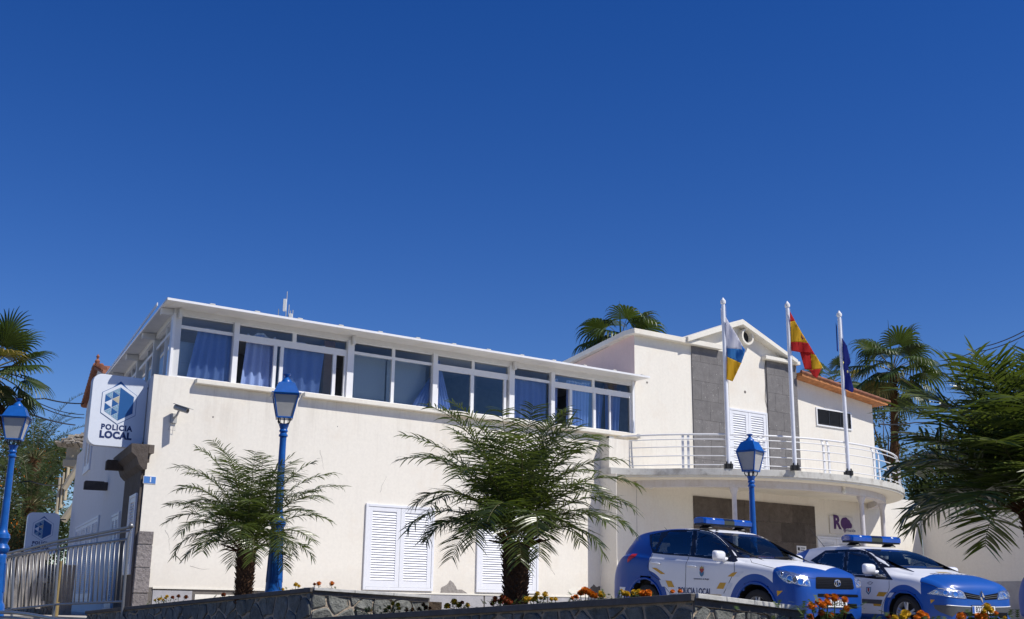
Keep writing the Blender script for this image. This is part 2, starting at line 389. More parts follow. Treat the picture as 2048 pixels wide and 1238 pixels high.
# lower storey block
mb = MB()
foot = [A.p(0, 0)[:2], A.p(27.98, 0)[:2], A.p(27.98, 0, -9)[:2], S.p(14, 0, -10)[:2], S.p(21, 0, -5)[:2], S.p(21, 0)[:2]]
def ext(pts, z0, z1, m=0): mb.prism([(x, y, z0) for x, y in pts], [(x, y, z1) for x, y in pts], m)
p = [A.p(SC_, 0)[:2], A.p(SX, 0)[:2], A.p(SX, 0, -9)[:2], S2.p(11, 0, -6)[:2], S2.p(11, 0)[:2]]
ext(p, 1.93, ZS)
part(mb, 'wall', M['plaster'])
mb = MB(); fbox(mb, A, 12.93, 14.30, GZ, 6.42, .001, .40); part(mb, 'wall', M['plaster'])
mb = MB(); fbox(mb, A, 12.9, 12.915, 1.3, GZ - .2, .001, .74); part(mb, 'added_shade_fin', M['plaster'])  # thin fin added to cast the wall's shadow edge left of the balcony
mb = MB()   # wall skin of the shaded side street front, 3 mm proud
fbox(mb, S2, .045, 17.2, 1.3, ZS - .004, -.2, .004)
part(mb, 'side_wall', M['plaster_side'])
mb = MB(); fbox(mb, A, SX, 27.98, 1.3, GZ - .003, -9, 0)
part(mb, 'wall', M['plaster'])
# upper annex (right of the gallery)
mb = MB()
fprism(mb, A, [(SX, GZ), (21.62, GZ), (21.5, 9.74), (18.81, 10.76), (16.4, 9.82), (SX, 9.80)], -1.2, .0)
part(mb, 'wall', M['plaster'])
ZB = 9.78 - BK * 8.5; B_ = [A.p(SX - .003, 8.2, -.002), A.p(SX + .1, 8.2, -.002), A.p(SX + .1, 9.8, -.002), A.p(SX - .003, 9.8, -.002)]
mb = MB(); mb.prism(B_, [A.p(SX - .003, 8.2, -8.5), A.p(SX + .1, 8.2, -8.5), A.p(SX + .1, ZB, -8.5), A.p(SX - .003, ZB, -8.5)]); part(mb, 'gable_side_wall', M['plaster_shed'])
mb = MB(); fprism(mb, A, [(21.62, GZ), (25.85, GZ), (25.85, 8.88), (21.62, 9.36)], -5, -.18); part(mb, 'wall', M['plaster'])
# caps
mb = MB()
fbox(mb, A, SX - .18, 17.9, 9.77, 9.93, -.3, .22)
mb.prism([A.p(SX - .18, 9.771, -.3), A.p(SX + .2, 9.771, -.3), A.p(SX + .2, 9.929, -.3), A.p(SX - .18, 9.929, -.3)], [A.p(SX - .18, ZB, -8.7), A.p(SX + .2, ZB, -8.7), A.p(SX + .2, ZB + .14, -8.7), A.p(SX - .18, ZB + .14, -8.7)])
part(mb, 'parapet_cap', M['trim'], bevel=.01)
mb = MB(); fbox(mb, A, 19.93, 21.62, 9.745, 9.865, -.2, .22); part(mb, 'parapet_cap', M['trim'], bevel=.01)
mb = MB()
fprism(mb, A, [(16.3, 9.80), (18.81, 10.73), (21.42, 9.76), (21.42, 9.89), (18.81, 10.91), (16.3, 9.96)], -.6, .30)
part(mb, 'gable_coping', M['trim'], bevel=.01)
# oculus pipe
oc = A.px(1487, 675); mb = MB(); n = 28
def ringp(r, o): return [A.p(oc[0] + r * math.cos(2 * math.pi * i / n), oc[1] + r * math.sin(2 * math.pi * i / n), o) for i in range(n)]
a, b, c, d = ringp(.28, -.02), ringp(.28, .2), ringp(.215, .2), ringp(.215, -.02)
for P, Q in ((a, b), (b, c), (c, d)): mb.prism(P, Q, cap=False)
ocf = part(mb, 'oculus', M['trim'], smooth=30)
mb = MB(); q = ringp(.22, .012); mb.add(q, [tuple(range(n))]); part(mb, 'oculus_opening', M['dark'], ocf)
# stone cladding panels
def clad(s0, s1, z0, z1, o=.035, cols=2, rh=.62, name='stone_cladding', m='stone_face'):
    mb = MB(); z = z0; r = 0
    while z < z1 - .01:
        zt = min(z + rh, z1); cuts = [s0]
        off = .0 if r % 2 else .5
        w = (s1 - s0) / cols
        x = s0 + w * (1 - off)
        while x < s1 - .05: cuts.append(x); x += w
        cuts.append(s1)
        for i in range(len(cuts) - 1):
            fbox(mb, A, cuts[i] + .003, cuts[i + 1] - .003, z + .003, zt - .003, .001, o + random.uniform(-.002, .003))
        z = zt; r += 1
    return part(mb, name, M[m])
clad(16.70, 18.20, GZ, 9.765); clad(20.12, 21.60, GZ, 9.74, .05)
clad(16.62, 22.2, 1.3, 5.03, .03, 5, .62, m='stone_dark')
# brown eave edge and tiles of the right wing
mb = MB()
fprism(mb, A, [(21.62, 9.362), (26.15, 8.85), (26.2, 9.0), (21.62, 9.5)], -5.2, .28)
rw = part(mb, 'tiled_roof', M['edge_o'])
mb = MB()
for i in range(15):
    s = 21.75 + i * .31; z = 9.5 - (s - 21.62) * .1135
    for k in range(3):
        o = .27 - k * .42
        mb.tube([A.p(s - .17, z + .005 + .02, o), A.p(s + .17, z - .033 + .02, o)], [.055, .07], 8)
part(mb, 'roof_tile_row', M['tile'], rw, smooth=50)
# vent window
def rectframe(mb, fr, s0, s1, z0, z1, w, o0, o1, m=0):
    fbox(mb, fr, s0, s0 + w, z0, z1, o0, o1, m); fbox(mb, fr, s1 - w, s1, z0, z1, o0, o1, m)
    fbox(mb, fr, s0 + w, s1 - w, z0, z0 + w, o0, o1, m); fbox(mb, fr, s0 + w, s1 - w, z1 - w, z1, o0, o1, m)
mb = MB(); rectframe(mb, A, 22.75, 24.62, 7.83, 8.47, .05, -.179, -.14); vf = part(mb, 'vent_window', M['white'])
mb = MB(); fbox(mb, A, 22.8, 24.57, 7.88, 8.42, -.179, -.172)
for i in range(13):
    z = 7.90 + i * .04
    mb.hexa([A.p(22.8, z, -.17), A.p(24.57, z, -.17), A.p(24.57, z + .008, -.17), A.p(22.8, z + .008, -.17), A.p(22.8, z + .02, -.15), A.p(24.57, z + .02, -.15), A.p(24.57, z + .028, -.15), A.p(22.8, z + .028, -.15)])
for s in (23.4, 23.98): fbox(mb, A, s, s + .03, 7.88, 8.42, -.17, -.145)
part(mb, 'louvre', M['iron'], vf)
# louvred shutters
def shutter(fr, s0, s1, z0, z1, o, name='shutter_door', leaves=2, par=bld, pitch=.062):
    mb = MB(); w = .07
    rectframe(mb, fr, s0, s1, z0, z1, w, o, o + .05)
    d = part(mb, name, M['shutter'], par, bevel=.006)
    W_ = (s1 - s0 - 2 * w) / leaves
    for k in range(leaves):
        a = s0 + w + k * W_ + .006; b = a + W_ - .012; st = .12 if W_ > .6 else .06
        lb = MB(); zb, zt = z0 + w + .006, z1 - w - .006
        fbox(lb, fr, a, a + st, zb, zt, o, o + .038); fbox(lb, fr, b - st, b, zb, zt, o, o + .038)
        fbox(lb, fr, a + st, b - st, zb, zb + .16, o, o + .036); fbox(lb, fr, a + st, b - st, zt - .1, zt, o, o + .036)
        z = zb + .17
        fbox(lb, fr, a + st, b - st, zb + .16, zt - .1, o + .0005, o + .003)
        while z < zt - .13:
            lb.hexa([fr.p(a + st, z, o + .03), fr.p(b - st, z, o + .03), fr.p(b - st, z + .045, o + .004), fr.p(a + st, z + .045, o + .004),
                     fr.p(a + st, z + .008, o + .036), fr.p(b - st, z + .008, o + .036), fr.p(b - st, z + .053, o + .010), fr.p(a + st, z + .053, o + .010)])
            z += pitch
        lf = part(lb, 'shutter_leaf', M['shutter'], d)
    return d
shutter(A, 5.27, 7.30, 1.98, 4.10, .002)
shutter(A, 8.64, 10.68, 1.98, 4.10, .002)
shutter(A, 18.26, 20.07, GZ + .02, 7.95, .002, 'balcony_door', pitch=.075)
dd = A.px(1633, 1072)
shutter(A, dd[0], dd[0] + 1.9, 1.35, dd[1], .002, 'entrance_door')
# plinth under the facade and worn patches
mb = MB(); fbox(mb, A, SC_ + .06, SX, 1.3, 1.93, -.4, -.012); part(mb, 'plinth', M['render'])
for s0, s1, zt in ((.05, .95, 1.87), (2.55, 4.3, 1.86), (6.95, 8.9, 1.90), (8.95, 11, 1.90), (11.05, 13, 1.9)): mb = MB(); fbox(mb, A, s0, s1, 1.4, zt, -.011, .004); part(mb, 'plinth_slab', M['plinth'])
mb = MB(); fbox(mb, A, 1.02, 2.45, 1.45, 1.80, -.011, .006); part(mb, 'plinth_slab', M['trim'])
mb = MB(); fbox(mb, A, SC_ + .4, SX, 1.905, 1.945, -.02, .02); part(mb, 'plinth_moulding', M['trim'])
def patch(pts, name='exposed_render', m='render_lt', o=.003):
    mb = MB(); pp = []
    for i in range(len(pts)):
        x0, y0 = pts[i]; x1, y1 = pts[(i + 1) % len(pts)]; n = max(1, int(math.hypot(x1 - x0, y1 - y0) / 2.2))
        for k in range(n):
            j = .7 if len(pts) > 3 else .3
            pp.append(A.px(x0 + (x1 - x0) * k / n + random.uniform(-j, j), y0 + (y1 - y0) * k / n + random.uniform(-j, j)))
    fprism(mb, A, pp, -.004, o); part(mb, name, M[m])
patch([(880, 1186), (882, 1176), (893, 1170), (900, 1160), (907, 1166), (915, 1179), (925, 1180), (936, 1188)])
patch([(1177, 1188), (1180, 1176), (1187, 1169), (1193, 1174), (1200, 1172), (1206, 1176), (1216, 1172), (1217, 1190)], m='render')
patch([(1135, 1180), (1143, 1176), (1160, 1175), (1176, 1177), (1174, 1188), (1142, 1187)], m='trim', o=.006)
# small marks on the walls: anchor holes, a joint, hairline cracks, a thin conduit
for x, y, r in ((1294, 765, .035), (1490, 784, .05), (426, 834, .02), (422, 888, .015), (1199, 826, .015), (675, 853, .012), (1030, 905, .015)):
    q = A.px(x, y); mb = MB(); mb.tube([A.p(q[0], q[1], -.01), A.p(q[0], q[1], .003)], r, 8); part(mb, 'anchor_hole', M['render'])
mb = MB(); fbox(mb, A, SX + .0, SX + .012, GZ + .05, 6.3, .001, .003); part(mb, 'wall_joint', M['render_lt'])
mb = MB(); fbox(mb, A, SX + .0, SX + .012, 1.95, GZ - .5, .001, .003); part(mb, 'wall_joint', M['render_lt'])
rk = random.Random(5)
for x, y, dx, dy, n in ((380, 1132, 5, .6, 7), (760, 985, 2.2, -5, 6), (905, 1010, 1.2, -6, 8), (1110, 1150, -2.5, -4, 7), (330, 1060, 1.5, 6, 7), (640, 900, 1.5, 6, 6)):
    mb = MB(); P_ = [(x, y)]
    for i in range(n): P_.append((P_[-1][0] + dx + rk.uniform(-2, 2), P_[-1][1] + dy + rk.uniform(-1.5, 1.5)))
    Q_ = [A.px(*p) for p in P_]; mb.tube([A.p(a, b, .0) for a, b in Q_], [.0045 * (1 - .6 * i / n) for i in range(n + 1)], 4); part(mb, 'hairline_crack', M['render_lt'])
mb = MB(); Q_ = [A.px(*p) for p in ((1531, 715), (1529, 735), (1531, 770), (1530, 800), (1534, 815), (1536, 822))]; mb.tube([A.p(a, b, .012) for a, b in Q_], .008, 5); part(mb, 'thin_conduit', M['render'])
# window ledges
mb = MB(); s0 = A.px(389, 760)[0]; s1 = A.px(556, 780)[0]; fbox(mb, A, s0, s1, ZS - .115, ZS - .005, .0, .17); part(mb, 'window_ledge', M['trim'], bevel=.012)
mb = MB(); s0 = A.px(604, 790)[0]; fbox(mb, A, s0, SX + .1, ZS - .125, ZS - .008, .0, .17); part(mb, 'window_ledge', M['trim'], bevel=.012)
# ---------------------------------------------------------------- glazed gallery
GO = -.12
# floor, back wall, roof
mb = MB()
mb.add([A.p(0.1, ZS + .005, -.2), A.p(SX, ZS + .005, -.2), A.p(SX, ZS + .005, -5.5), A.p(1.5, ZS + .005, -5.5)], [(0, 1, 2, 3)])
part(mb, 'gallery_floor', M['floor_in'])
mb = MB(); fbox(mb, A, 1.9, SX, ZS, 8.35, -4.1, -4.0); fbox(mb, A, SX - .08, SX - .004, ZS, 8.35, -4, -.16)
for s in (4.68, 9.75): fbox(mb, A, s - .04, s + .04, ZS, 8.35, -4, -1.9)
part(mb, 'gallery_inner_wall', M['wall_in'])
mb = MB(); fbox(mb, A, 4.3, 4.6, ZS + .02, 8.3, -.9, -.8); fbox(mb, A, 13.75, 14.2, ZS + .02, 8.3, -.8, -.7); part(mb, 'inner_panel', M['orange_in'])
e0 = A.p(-.44 - .0, 0, .65)
LE = 12.4; EO = .62; ZE = A.px(334, 594.4, EO)[1] - .055
def rp(z, k):   # roof outline
    P = [A.p(-.42, z, EO), A.p(SX + .05, z, EO), A.p(SX + .05, z, -5.5), S.p(LE, z, -4), S.p(LE, z, .42)]
    return P
mb = MB()
mb.prism(rp(ZE, 0), rp(ZE + .055, 0)); gr = part(mb, 'gallery_roof', M['panelw'])
mb = MB(); fbox(mb, A, -.42, SX + .05, ZE - .004, ZE + .05, EO + .002, EO + .022); fbox(mb, S, -.1, LE, ZE - .025, ZE + .05, .422, .445); part(mb, 'roof_edge', M['white'], gr)
mb = MB()
for i in range(13):
    s = .6 + i * 1.12
    mb = MB(); fbox(mb, A, s, s + .12, ZE + .055, ZE + .075, EO - .1, EO + .026); part(mb, 'roof_clip', M['trim'], gr)
for i in range(13): mb = MB(); fbox(mb, A, -.2 + i * 1.12, -.19 + i * 1.12, ZE - .004, ZE - .001, -.05, EO - .02); part(mb, 'roof_seam', M['trim'], gr)
# header fascia
mb = MB(); fbox(mb, A, .0, SX, 8.215, ZE - .001, -.16, -.04); fbox(mb, S, .1, LE - .2, 8.2, ZE - .001, -.14, -.03)
part(mb, 'fascia', M['panelw'])
def post(fr, s0, s1, o0=-.17, o1=-.02):
    pm = MB(); fbox(pm, fr, s0, s1, ZS - .004, 8.22, o0, o1); part(pm, 'gallery_post', M['white'])
for a, b in ((-.02, .04), (1.50, 1.63), (4.58, 4.76), (7.15, 7.29), (9.67, 9.84), (11.14, 11.27), (14.23, SX - .003)): post(A, a, b)
pm = MB(); fbox(pm, A, SX - .09, SX - .004, ZS, ZE - .01, -.16, -.004)
part(pm, 'gallery_post', M['white'])
pm = MB()
for s in (.08, 4.66, 9.76): fbox(pm, A, s, s + .07, 8.1, ZE - .01, -.0, .09)
for s in (.1, 3.0, 6.0, 9.0): fbox(pm, S, s, s + .16, 8.18, ZE - .01, -.02, .3)
part(pm, 'eave_bracket', M['panelw'])
def bay(fr, s0, s1, tops, mains, zt=7.89, stiles=(), glo=GO):
    mb = MB(); o0, o1 = glo - .03, glo + .035
    w = .035
    fbox(mb, fr, s0, s1, 8.185, 8.215, o0, o1); fbox(mb, fr, s0, s1, zt, 7.965, o0, o1); fbox(mb, fr, s0, s1, ZS, ZS + .045, o0, o1 + .02)
    for i in range(len(tops) - 1):
        fbox(mb, fr, tops[i][1], tops[i + 1][0], 7.965, 8.185, o0, o1)
    fr_ = part(mb, 'window', M['white'])
    edges = []
    mb = MB()
    for a, b in tops: mb.quad(fr.p(a, 7.965, glo), fr.p(b, 7.965, glo), fr.p(b, 8.185, glo), fr.p(a, 8.185, glo))
    for a, b in mains: mb.quad(fr.p(a, ZS + .045, glo), fr.p(b, ZS + .045, glo), fr.p(b, zt, glo), fr.p(a, zt, glo))
    part(mb, 'pane', M['glass'], fr_)
    for a, b in stiles: mb = MB(); fbox(mb, fr, a, b, ZS + .045, zt, o0 + .005, o1 + .005); part(mb, 'sash', M['white'], fr_)
bay(A, .04, 1.5, [(.04, 1.5)], [(.04, 1.5)])
bay(A, 1.63, 4.58, [(1.63, 3.06), (3.16, 4.58)], [(2.66, 2.75), (2.84, 4.2)], 7.80, [(2.58, 2.66), (2.75, 2.84), (4.2, 4.29), (4.52, 4.58)])
bay(A, 4.76, 7.15, [(4.76, 5.91), (6.0, 7.15)], [(4.76, 5.91), (6.0, 7.15)], 7.89, [(5.91, 6.0)])
bay(A, 7.29, 9.67, [(7.29, 8.43), (8.52, 9.67)], [(7.36, 8.41), (8.51, 9.52)], 7.80, [(7.29, 7.36), (8.41, 8.51), (9.52, 9.60)])
bay(A, 9.84, 11.14, [(9.84, 11.14)], [(9.84, 11.14)])
bay(A, 11.27, 14.23, [(11.27, 12.71), (12.8, 14.23)], [(11.95, 12.75), (12.84, 14.17)], 7.80, [(11.85, 11.95), (12.75, 12.84), (13.36, 13.42), (14.17, 14.23)])
# side windows of the gallery
ps = MB()
for s in (.0, 3.0, 6.0, 9.0, 12.0): fbox(ps, S, s + .06, s + .2, ZS - .004, 8.22, -.18, -.01)
part(ps, 'gallery_post', M['panelw'])
for s in (.2, 3.2, 6.2, 9.2): bay(S, s, s + 2.8, [(s, s + 1.35), (s + 1.42, s + 2.8)], [(s, s + 1.35), (s + 1.42, s + 2.8)], 7.89, [(s + 1.35, s + 1.42)], -.1)
# interior curtains, blinds
def cloth_mat(name, c, tr=.22):
    m, nt, b = new_mat(name); co = coords(nt)
    nt.links.new(ramp(nt, noise(nt, co, 30, 4), [(.3, tuple(x * .9 for x in c)), (.7, c)]), b.inputs['Base Color']); b.inputs['Roughness'].default_value = .9
    t = nt.nodes.new('ShaderNodeBsdfTranslucent'); t.inputs[0].default_value = (*c, 1)
    mx = nt.nodes.new('ShaderNodeMixShader'); mx.inputs[0].default_value = tr
    nt.links.new(b.outputs[0], mx.inputs[1]); nt.links.new(t.outputs[0], mx.inputs[2]); nt.links.new(mx.outputs[0], nt.nodes['Material Output'].inputs[0]); return m
M['curtain'] = cloth_mat('blue_curtain', (.28, .39, .70), .18); M['blind'] = cloth_mat('white_blind', (.62, .66, .66), .2); M['header'] = cloth_mat('curtain_header', (.7, .73, .8), .3)
def curtain(t0, t1, b0, b1, label, zt=8.02, zb=ZS + .04, o=-.25, folds=None, sag=.0, head=True):
    nx = 70; nz = 14; mb = MB(); fl = folds or max(3, int((b1 - b0) / .21)); ph = random.random() * 6
    g = []
    for j in range(nz + 1):
        v = j / nz; row = []
        for i in range(nx + 1):
            u = i / nx; s = (t0 + (t1 - t0) * u) * (1 - v) + (b0 + (b1 - b0) * u) * v
            z = zt + (zb - zt) * v - (1 - v) * sag * (.5 + .5 * math.sin(u * 9 + ph)) ** 2
            fo = math.sin(u * fl * 2 * math.pi + ph + .6 * math.sin(3 * u + 2 * v)) + .4 * math.sin(u * fl * 3.3 + 2)
            row.append(A.p(s, z, o + fo * (.018 + .03 * v)))
        g.append(row)
    vs = [q for r in g for q in r]; n = nx + 1
    mb.add(vs, [(j * n + i, j * n + i + 1, (j + 1) * n + i + 1, (j + 1) * n + i) for j in range(nz) for i in range(nx)])
    if head:
        for i in range(nx):
            a, b = g[0][i], g[0][i + 1]; h = .045
            mb.quad((a[0], a[1], a[2] - h), (b[0], b[1], b[2] - h), (b[0], b[1], b[2] + .005), (a[0], a[1], a[2] + .005), 1)
            for q in (-1,): mb.v[q] = mb.v[q]
        # bring the header strip a little forward
        k = len(mb.v) - nx * 4
        for i in range(k, len(mb.v)):
            x, y, z = mb.v[i]; mb.v[i] = (x + A.n[0] * .006, y + A.n[1] * .006, z)
    o_ = solo(mb, 'curtain', [M['curtain'], M['header']], label, 'curtain', 'blue curtains in the upper gallery', smooth='all', recalc=False)
def sx(x): return A.px(x, 628 + (x - 350) * .158, GO)[0]
def sb(x): return A.px(x, 753 + (x - 341) * .124, GO)[0]
curtain(sx(402), sx(470), sb(374), sb(463), 'blue curtain filling most of the leftmost front window of the gallery', sag=.03)
curtain(sx(500), sx(556), sb(483), sb(550), 'lilac blue curtain hanging in the open sliding window above the camera on the wall', sag=.12, zt=8.1)
curtain(sx(570), sx(655), sb(566), sb(640), 'wide blue curtain behind the closed sash directly right of the lantern top', sag=.07)
curtain(sx(872), sx(874), sb(826), sb(862), 'blue curtain swept aside below the white edge of the roller blinds', zt=7.75, folds=5, head=False)
curtain(sx(872), sx(884), sb(873), sb(906), 'short gathered blue curtain tied at the left edge of the dark central window', zt=8.1, folds=5, head=False)
curtain(sx(1029), sx(1099), sb(1026), sb(1098), 'blue curtain filling the single fixed window above the tall palm', sag=.09)
curtain(sx(1106), sx(1120), sb(1104), sb(1118), 'narrow blue curtain strip left of the black open gap above the palm', sag=.03, zt=8.1, folds=3)
curtain(sx(1138), sx(1184), sb(1138), sb(1180), 'blue curtain in the sash right of the black open gap above the palm', sag=.02, zt=8.1, folds=7)
curtain(sx(1188), sx(1212), sb(1187), sb(1206), 'slim blue curtain in the last window, left of its thin sash bar', sag=.03, folds=3)
curtain(sx(1214), sx(1246), sb(1216), sb(1240), 'blue curtain bunched in the last window, right of its thin sash bar', sag=.12, folds=4)
for a, b, lb in ((4.74, 5.93, 'pale roller blind pulled down in the left half of the blind-covered window'), (5.98, 7.18, 'pale roller blind pulled down beside the swept-aside curtain')):
    mb = MB(); fbox(mb, A, a, b, ZS + .05, 7.93, -.47, -.462); fbox(mb, A, a, b, 7.93, 8.0, -.5, -.43)
    solo(mb, 'roller_blind', M['blind'], lb, 'blind', 'roller blinds in the upper gallery')
mb = MB(); fbox(mb, A, .25, .85, ZS + .02, 7.62, -.75, -.45); fbox(mb, A, .24, .86, 7.62, 7.65, -.76, -.44); fbox(mb, A, .3, .8, 7.15, 7.17, -.449, -.44)
solo(mb, 'cabinet', M['blind'], 'pale cupboard standing behind the glass at the left end of the gallery', 'cabinet', bevel=.01)
# ---------------------------------------------------------------- balcony
BC = (19.45, -2.45); BR = 6.6
def bal(th, dr=0): r = BR + dr; c = math.cos(th); return BC[0] - r * c * (1.09 if c < 0 else 1), BC[1] + r * math.sin(th) * .93
def arc(dr, n=64, o0=-.0):
    ths = [i * math.pi / n for i in range(n + 1)]; P = [bal(t, dr) for t in ths]; P = [q for q in P if q[1] > o0]
    return P
def slab(dr, z0, z1, name, m, bevel=0, inner=None):
    P = arc(dr); mb = MB()
    if inner is None:
        P = [(12.86 - dr, .004), (12.88 - dr, max(.1, .52 + dr * .5)), (13.4 - dr, max(.12, .66 + dr))] + [q for q in P if q[0] > 14.0] + [(P[-1][0], .004)]
        mb.prism([A.p(s, z0, o) for s, o in P], [A.p(s, z1, o) for s, o in P])
    else:
        n = len(P); Q = [bal(t, dr - inner) for t in [math.atan2((o - BC[1]) / .93, -(s - BC[0]) / (1.09 if s > BC[0] else 1)) for s, o in P]]
        for i in range(n - 1):
            if min(Q[i][1], Q[i + 1][1]) < .0: continue
            a, b, c, d = P[i], P[i + 1], Q[i + 1], Q[i]
            mb.hexa([A.p(*(a[0], z0, a[1])), A.p(b[0], z0, b[1]), A.p(c[0], z0, c[1]), A.p(d[0], z0, d[1]), A.p(a[0], z1, a[1]), A.p(b[0], z1, b[1]), A.p(c[0], z1, c[1]), A.p(d[0], z1, d[1])])
    return part(mb, name, M[m], smooth=30, bevel=bevel)
slab(0, GZ - .20, GZ, 'balcony_slab', 'concrete', .012)
slab(-.04, GZ - .245, GZ - .2, 'slab_drip_edge', 'trim')
slab(-.12, GZ - .262, GZ - .246, 'balcony_soffit', 'soffit')
slab(-.62, GZ - .46, GZ - .262, 'balcony_beam', 'beam', 0, .28)
def th_px(px, z=GZ, dr=0):
    best = None
    for i in range(2001):
        t = i * math.pi / 2000; s, o = bal(t, dr)
        if o < -.02: continue
        if t > 2.35: break
        x = proj(A.p(s, z, o))[0]; e = abs(x - px)
        if best is None or e < best[0]: best = (e, t)
    return best[1]
for px in (1468, 1722, 1775):
    t = th_px(px, GZ - .5, -.76); s, o = bal(t, -.76); b = A.p(s, 1.3, o); mb = MB()
    mb.lathe([(.11, 0), (.11, .12), (.085, .16), (.078, 1.8), (.072, 3.38), (.072, 3.58), (.085, 3.61), (.12, 3.72), (.135, 3.76), (.135, GZ - .46 - 1.3)], b, 14)
    part(mb, 'column', M['beam'], smooth=35)
rail = thing('balcony_railing', A.p(13.5, GZ, .2), 'white tubular railing running round the curved balcony', 'railing')
tend = 2.62; t0 = th_px(1214)
zs = [(1.0, .028, -.10), (.85, .015, -.03), (.63, .015, -.03), (.37, .015, -.03), (.11, .015, -.03)]
for h, r, dr in zs:
    mb = MB(); mb.tube([A.p(bal(t, dr - .06)[0], GZ + h, bal(t, dr - .06)[1]) for t in [t0 + (tend - t0) * i / 60 for i in range(61)]], r, 8)
    mb.build('rail', M['rail'], rail, smooth='all')
pts = [1215, 1226, 1366, 1377, 1523, 1533, 1655, 1665, 1757, 1767, 1806]
ths = [th_px(x) for x in pts] + [2.3, 2.33, 2.6]
for t in ths:
    mb = MB(); q = []
    e = .036 / BR
    for dr, z in ((-.06, 0), (-.08, .8), (-.15, 1.0)):
        a, b = bal(t - e, dr - .03), bal(t + e, dr - .03); c, d = bal(t + e, dr - .06), bal(t - e, dr - .06)
        q.append([A.p(k[0], GZ + z, k[1]) for k in (a, b, c, d)])
    mb.prism(q[0], q[1]); mb.prism(q[1], q[2])
    mb.build('post', M['rail'], rail)
# ceiling globes under the balcony
for (x, y), lb in (((1301, 972), 'small glass globe lamp under the left end of the balcony'), ((1688, 982), 'small glass globe lamp under the balcony near the right column')):
    q = at_z(x, y, GZ - .40); t = thing('ceiling_lamp', (q[0], q[1], GZ - .40), lb, 'lamp', 'globe lamps under the balcony')
    mb = MB(); mb.lathe([(.05, .04), (.05, .14)], q, 12); mb.build('lamp_base', M['trim'], t, smooth=True)
    mb = MB(); mb.ball((q[0], q[1], q[2] - .02), .075, 8); mb.build('globe', M['bulb'], t, smooth='all')
# ---------------------------------------------------------------- side street front: portal, spouts, windows, tiled wing
mb = MB()
PO = .06
fbox(mb, S2, .04, 2.75, 1.3, 4.7, .005, .075)
po = part(mb, 'stone_portal', M['stone_dark'])
mb = MB()
fprism2 = [(PO + .02, 4.50), (PO + .12, 4.60), (PO + .18, 4.76), (PO + .30, 4.86), (PO + .32, 5.05), (0.0, 5.05), (0, 4.50)]
mb.prism([S2.p(-.22, z, o) for o, z in fprism2], [S2.p(2.9, z, o) for o, z in fprism2]); fbox(mb, A, SC_ - .02, SC_ + .1, 4.86, 5.05, .003, .19); fbox(mb, A, SC_ - .02, SC_ + .04, 4.66, 4.86, .003, .10); part(mb, 'cornice', M['stone_dark'], po)
mb = MB(); z = 1.3; i = 0
while z < 3.1:
    h = min(.50 + .05 * (i % 2), 3.15 - z); fbox(mb, A, SC_ - .03, SC_ + .31, z + .008, z + h - .008, -.25, .03 + .01 * (i % 2)); z += h; i += 1
part(mb, 'quoin_stone', M['quoin'], bevel=.012)
shutter(S2, .2, 1.25, 2.2, 4.0, PO + .018, 'side_window', 1); 
shutter(S2, 3.5, 5.0, 1.4, 3.8, .006, 'side_window'); shutter(S2, 8.0, 14.5, 1.6, 4.0, .006, 'side_window', 4)
shutter(S2, 12.2, 14.2, 5.7, 7.4, .006, 'side_window')
for s, z in ((3.1, 4.80), (S2.px(168, 970, .62)[0] + .9, S2.px(168, 970, .62)[1])):
    mb = MB(); s -= .9; fbox(mb, S2, s - .12, s + .12, z - .12, z + .1, .005, .62); fbox(mb, S2, s - .09, s + .09, z + .1, z + .12, .1, .6)
    part(mb, 'rain_spout', M['stone_dark'], bevel=.01)
# tiled wing at the rear of the side street front
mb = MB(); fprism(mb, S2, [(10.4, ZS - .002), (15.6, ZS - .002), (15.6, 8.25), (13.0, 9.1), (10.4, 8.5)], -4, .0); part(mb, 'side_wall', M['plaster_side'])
mb = MB(); fprism(mb, S2, [(10.2, 8.48), (13.0, 9.12), (15.8, 8.22), (15.8, 8.34), (13.0, 9.26), (10.2, 8.60)], -4.2, .12); wr = part(mb, 'tiled_roof', M['tile'])
mb = MB()
for i in range(13):
    s = 13.03 + i * .215; z = 9.26 - (s - 13.0) * .33
    mb.tube([S2.p(s - .05, z + .02, .10), S2.p(s + .25, z - .08, .10)], [.07, .095], 8); mb.tube([S2.p(s - .05, z + .02, -.1), S2.p(s + .25, z - .08, -.1)], [.07, .095], 8)
for i in range(9):
    s = 10.5 + i * .28; z = 9.26 - (13.0 - s) * .235
    mb.tube([S2.p(s + .05, z + .02, .08), S2.p(s - .25, z - .04, .08)], [.07, .095], 8)
part(mb, 'roof_tile_row', M['tile'], wr, smooth=50)
mb = MB(); q = S2.p(12.4, 9.15, .1); mb.lathe([(.05, 0), (.09, .12), (.03, .2), (.06, .28), (.01, .36)], q, 8); part(mb, 'roof_finial', M['tile'], wr, smooth=True)
# right hand boundary wall
bw = thing('boundary_wall', A.p(27.98, 1.3, 2), 'cream boundary wall with grey plinth at the right behind the police cars', 'wall')
mb = MB(); q = A
fbox(mb, A, 27.99, 28.3, 2.68, 5.25, 0.003, 12); mb.build('wall', M['plaster'], bw)
mb = MB(); fbox(mb, A, 27.97, 28.3, 1.3, 2.68, 0.003, 12); mb.build('plinth', M['plinth'], bw)
